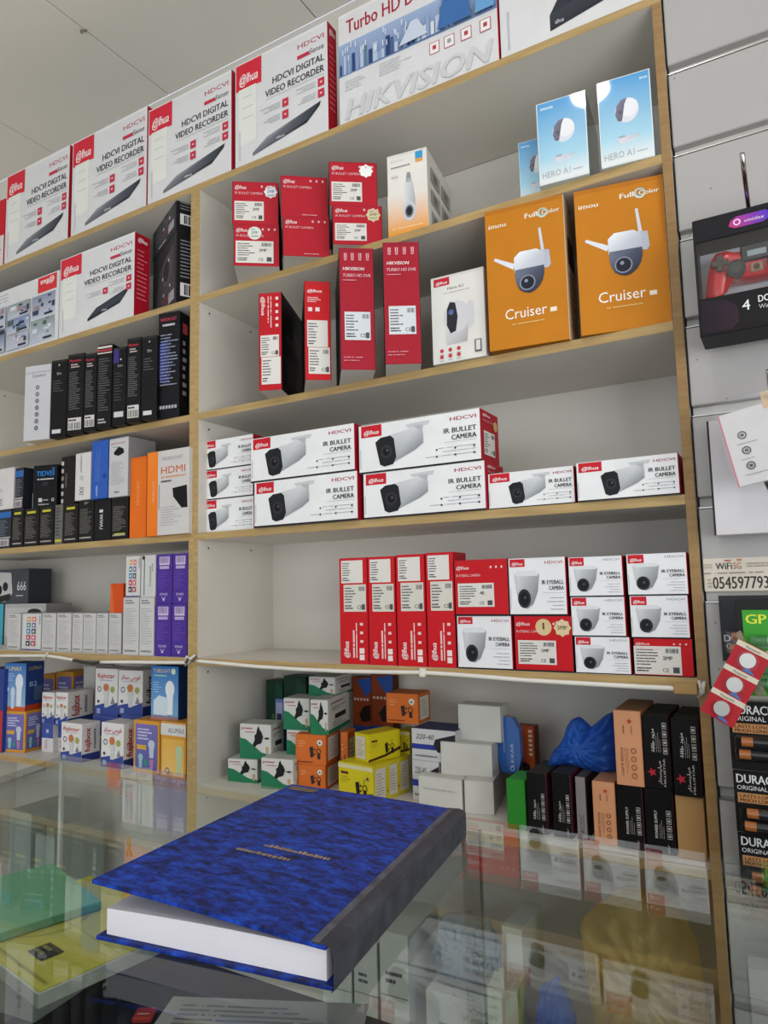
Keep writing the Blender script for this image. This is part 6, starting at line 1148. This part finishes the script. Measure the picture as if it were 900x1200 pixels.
b = Box('carton', 'box', 'pale carton with a green side on the lowest shelf beside the blue bag', None, .70, .0, z, 8, .055, .07, .175); b.body('c4c8b8', r='a4c070', t='b0b4a4'); b.flaps('b4b8a8'); f = b.F('front'); f.L(.2, .4, .8, .6, 3, '8a8c88', 5); f.build('fine_print', b.root)
o = cloth_bag('plastic_bag', '', [(.56, .575), (.555, .63), (.575, .69), (.62, .70), (.67, .685), (.695, .64), (.69, .575)], .09, .10, film('pale_bag_film', 'b8cce0', .35, .25, .4), 11); tag(o, 'pale blue clear plastic bag on a pale carton on the lowest shelf', 'bag')
o = cloth_bag('plastic_bag', '', [(.765, .455), (.762, .53), (.775, .62), (.80, .635), (.83, .58), (.85, .455)], .07, .1, film('blue_bag_film', '3f7fd8', .12, .3, .35), 7); tag(o, 'blue plastic bag on the lowest shelf beside the yellow bag', 'bag')
o = cloth_bag('plastic_bag', '', [(.865, .455), (.845, .60), (.835, .72), (.90, .79), (.955, .80), (1.0, .79), (1.04, .72), (1.05, .60), (1.06, .455)], .12, .14, film('yellow_bag_film', 'ffe99a', .4, .3, .6), 9); tag(o, 'translucent yellow plastic bag on the lowest shelf near the right upright', 'bag')
for k, (x, y, w_, h_, lb) in enumerate([(-.78, .05, .1, .27, 'left one of two pale grey cartons low in the left bay'), (-.66, .05, .085, .22, 'right one of two pale grey cartons low in the left bay')]):
    b = Box('carton', 'box', lb, 'pale grey cartons low in the left bay', x, y, z, 0, w_, .16, h_); b.body('a8b4b0', r='98a4a0', t='8c9894'); b.flaps('9ca8a4'); f = b.F('front'); f.L(.1, .06, .6, .16, 2, '6a7270', k); f.build('fine_print', b.root)
t = empty('ribbon_sticker', (.428, -.5535, .985), 0, 'small yellow and orange looped ribbon sticker on the back of the counter glass', 'sticker')  # orange mark on the back pane, modelled as a thin loop
mb = MB(); mb.tube([(-.005, 0, -.005), (.001, 0, .010), (.001, 0, .018), (-.002, 0, .019), (-.003, 0, .013), (.005, 0, -.004)], .0019, 'ffb400', 6); mb.build('ribbon_loop', mat('ribbon_gloss', attr=True, rough=.3), t)

# ------------------------------------------------------------ blue hardback book
yb = math.degrees(math.atan2(.128, .991)); t = empty('hardback_book', (.9769, -.8744, GT + .0002), yb, 'thick blue marbled hardback ledger with a worn grey spine, lying on the glass counter', 'book')
BW, BL, BT = .1789, .2657, .0249     # local: -x to the fore edge, +y along the spine
def marble():
    m = mat('blue_marbled_cover', '1c3a9c', .55, spec=.25); nt = m.node_tree; bs = nt.nodes['Principled BSDF']; tc = nt.nodes.new('ShaderNodeTexCoord')
    mp = nt.nodes.new('ShaderNodeMapping'); mp.inputs['Scale'].default_value = (1.0, 1.7, 1.0); mp.inputs['Rotation'].default_value = (0, 0, .5); nt.links.new(tc.outputs['Object'], mp.inputs[0])
    n1 = nt.nodes.new('ShaderNodeTexNoise'); n1.inputs['Scale'].default_value = 75; n1.inputs['Detail'].default_value = 8; n1.inputs['Roughness'].default_value = .7; n1.inputs['Distortion'].default_value = .3
    nt.links.new(mp.outputs[0], n1.inputs['Vector']); cr = nt.nodes.new('ShaderNodeValToRGB'); e = cr.color_ramp.elements
    e[0].position = .36; e[0].color = (*lin('081438'), 1); e[1].position = .70; e[1].color = (*lin('1e54c8'), 1); k = e.new(.46); k.color = (*lin('0e2470'), 1); k = e.new(.56); k.color = (*lin('143a9c'), 1)
    nt.links.new(n1.outputs['Fac'], cr.inputs[0]); nt.links.new(cr.outputs[0], bs.inputs['Base Color']); return m
MB_ = marble(); SPM = mat('worn_spine_cloth', '343640', .6, noise=.5, nscale=60, bump=.3, bscale=90)
slab('back_cover', (-BW, 0, 0), (0, BL, .0026), MB_, t, ch=.0006)
pg = MB(); nx, ny = 10, 12
def pz(u, v): return .0203 - .001 * u + .0012 * math.sin(math.pi * u) * (1 - v)      # u from spine to fore edge
vs = []; 
for j in range(ny + 1):
    for i in range(nx + 1):
        u, v = i / nx, j / ny; vs.append((-.006 - u * (BW - .012), .004 + v * (BL - .008), pz(u, v)))
fs = [(j * (nx + 1) + i, (j + 1) * (nx + 1) + i, (j + 1) * (nx + 1) + i + 1, j * (nx + 1) + i + 1) for j in range(ny) for i in range(nx)]
n0 = len(vs); ring = [j_ for j_ in range(nx + 1)] + [j * (nx + 1) + nx for j in range(1, ny + 1)] + [ny * (nx + 1) + i for i in range(nx - 1, -1, -1)] + [j * (nx + 1) for j in range(ny - 1, 0, -1)]
vs += [(vs[q][0], vs[q][1], .0028) for q in ring]
for k in range(len(ring)): k2 = (k + 1) % len(ring); fs.append((ring[k], ring[k2], n0 + k2, n0 + k))
pg.mesh(vs, fs, 'd9d6de')
PGM = mat('page_block', 'dcd9e0', .75, noise=.03); nt = PGM.node_tree; wv = nt.nodes.new('ShaderNodeTexWave'); wv.bands_direction = 'Z'; wv.inputs['Scale'].default_value = 260; wv.inputs['Distortion'].default_value = 1.5; bp = nt.nodes.new('ShaderNodeBump'); bp.inputs['Strength'].default_value = .08; bp.inputs['Distance'].default_value = .0005
tc = nt.nodes.new('ShaderNodeTexCoord'); nt.links.new(tc.outputs['Object'], wv.inputs['Vector']); nt.links.new(wv.outputs['Fac'], bp.inputs['Height']); nt.links.new(bp.outputs[0], nt.nodes['Principled BSDF'].inputs['Normal'])
pg.build('page_block', PGM, t)
def cz(u, v):      # lifted front board: u spine->fore edge, v front->back
    return BT + (.0137 * (1 - v) + .0083 * v) * u ** 1.25 + .0015 * math.sin(math.pi * u)
mb = MB(); nu, nv = 16, 10
def grid(dz):
    return [(-.004 - (BW - .001) * i / nu, -.001 + (BL + .002) * j / nv, cz(i / nu, j / nv) + dz) for j in range(nv + 1) for i in range(nu + 1)]
top = grid(0); bot = grid(-.0026); vs = top + bot; m1 = len(top); fs = []
for j in range(nv):
    for i in range(nu):
        a = j * (nu + 1) + i; q = (a, a + nu + 1, a + nu + 2, a + 1); fs.append(q); fs.append(tuple(m1 + x for x in q[::-1]))
rg = [i for i in range(nu + 1)] + [j * (nu + 1) + nu for j in range(1, nv + 1)] + [nv * (nu + 1) + i for i in range(nu - 1, -1, -1)] + [j * (nu + 1) for j in range(nv - 1, 0, -1)]
for k in range(len(rg)): k2 = (k + 1) % len(rg); fs.append((rg[k], rg[k2], m1 + rg[k2], m1 + rg[k]))
mb.mesh(vs, fs, 'ffffff', False); fc = mb.build('front_cover', MB_, t)
def on_cover(x0, y0, x1, y1, col, name, n=6, h=.0004):
    mb = MB()
    for i in range(n):
        ua, ub = x0 + (x1 - x0) * i / n, x0 + (x1 - x0) * (i + 1) / n
        P_ = lambda u, v: (-.004 - (BW - .001) * u, -.001 + (BL + .002) * v, cz(u, v) + h)
        mb.poly([P_(ua, y0), P_(ua, y1), P_(ub, y1), P_(ub, y0)], col)
    return mb.build(name, mat('faded_foil', attr=True, rough=.5, noise=.5, nscale=150), t)
sp = MB(); prof = [(-.012, BT + .0004 + .0002), (-.004, BT + .0012), (.0, BT), (.0022, BT - .002), (.0026, .013), (.0022, .002), (0, 0)]
vs = [(x, y_, z_) for y_ in (-.0012, BL + .0012) for x, z_ in prof]; n = len(prof); fs = [(i, n + i, n + i + 1, i + 1) for i in range(n - 1)]
sp.mesh([Vector(v) for v in vs], [f_[::-1] for f_ in fs], 'ffffff', False)
vs2 = [(x - .0012, y_, z_ - .0006) for x, y_, z_ in vs]; sp.mesh(vs2, fs, 'ffffff', True)
for e in (0, 1): sp.mesh([vs[e * n + i] for i in range(n)] + [vs2[e * n + i] for i in range(n)], [((i, i + 1, n + i + 1, n + i) if e else (i, n + i, n + i + 1, i + 1)) for i in range(n - 1)], 'ffffff')
sp.build('spine', SPM, t)
ws = on_cover(.0, .0, .055, 1, '70717c', 'worn_hinge', 3, .0006); ws.data.materials[0] = mat('worn_hinge_cloth', '54555f', .7, noise=.5, nscale=70)
on_cover(.80, .93, .97, .975, '6a5a44', 'worn_patch')
# two faded foil lines of title, upside down from here
mb = MB(); rnd = random.Random(11)
for row, (v0, u0, u1) in enumerate([(.40, .30, .62), (.34, .44, .70)]):
    u = u0
    while u < u1:
        wd = rnd.uniform(.008, .022); P_ = lambda uu, vv: (-.004 - (BW - .001) * uu, -.001 + (BL + .002) * vv, cz(uu, vv) + .0004)
        hgt = rnd.uniform(.012, .02); mb.poly([P_(u, v0), P_(u, v0 + hgt), P_(u + wd * .7, v0 + hgt), P_(u + wd * .7, v0)], 'a08a6a'); u += wd
mb.build('foil_title', mat('faded_foil', attr=True, rough=.5, noise=.5, nscale=150), t)
bpy.data.objects.remove(_to); bpy.data.curves.remove(_tc)
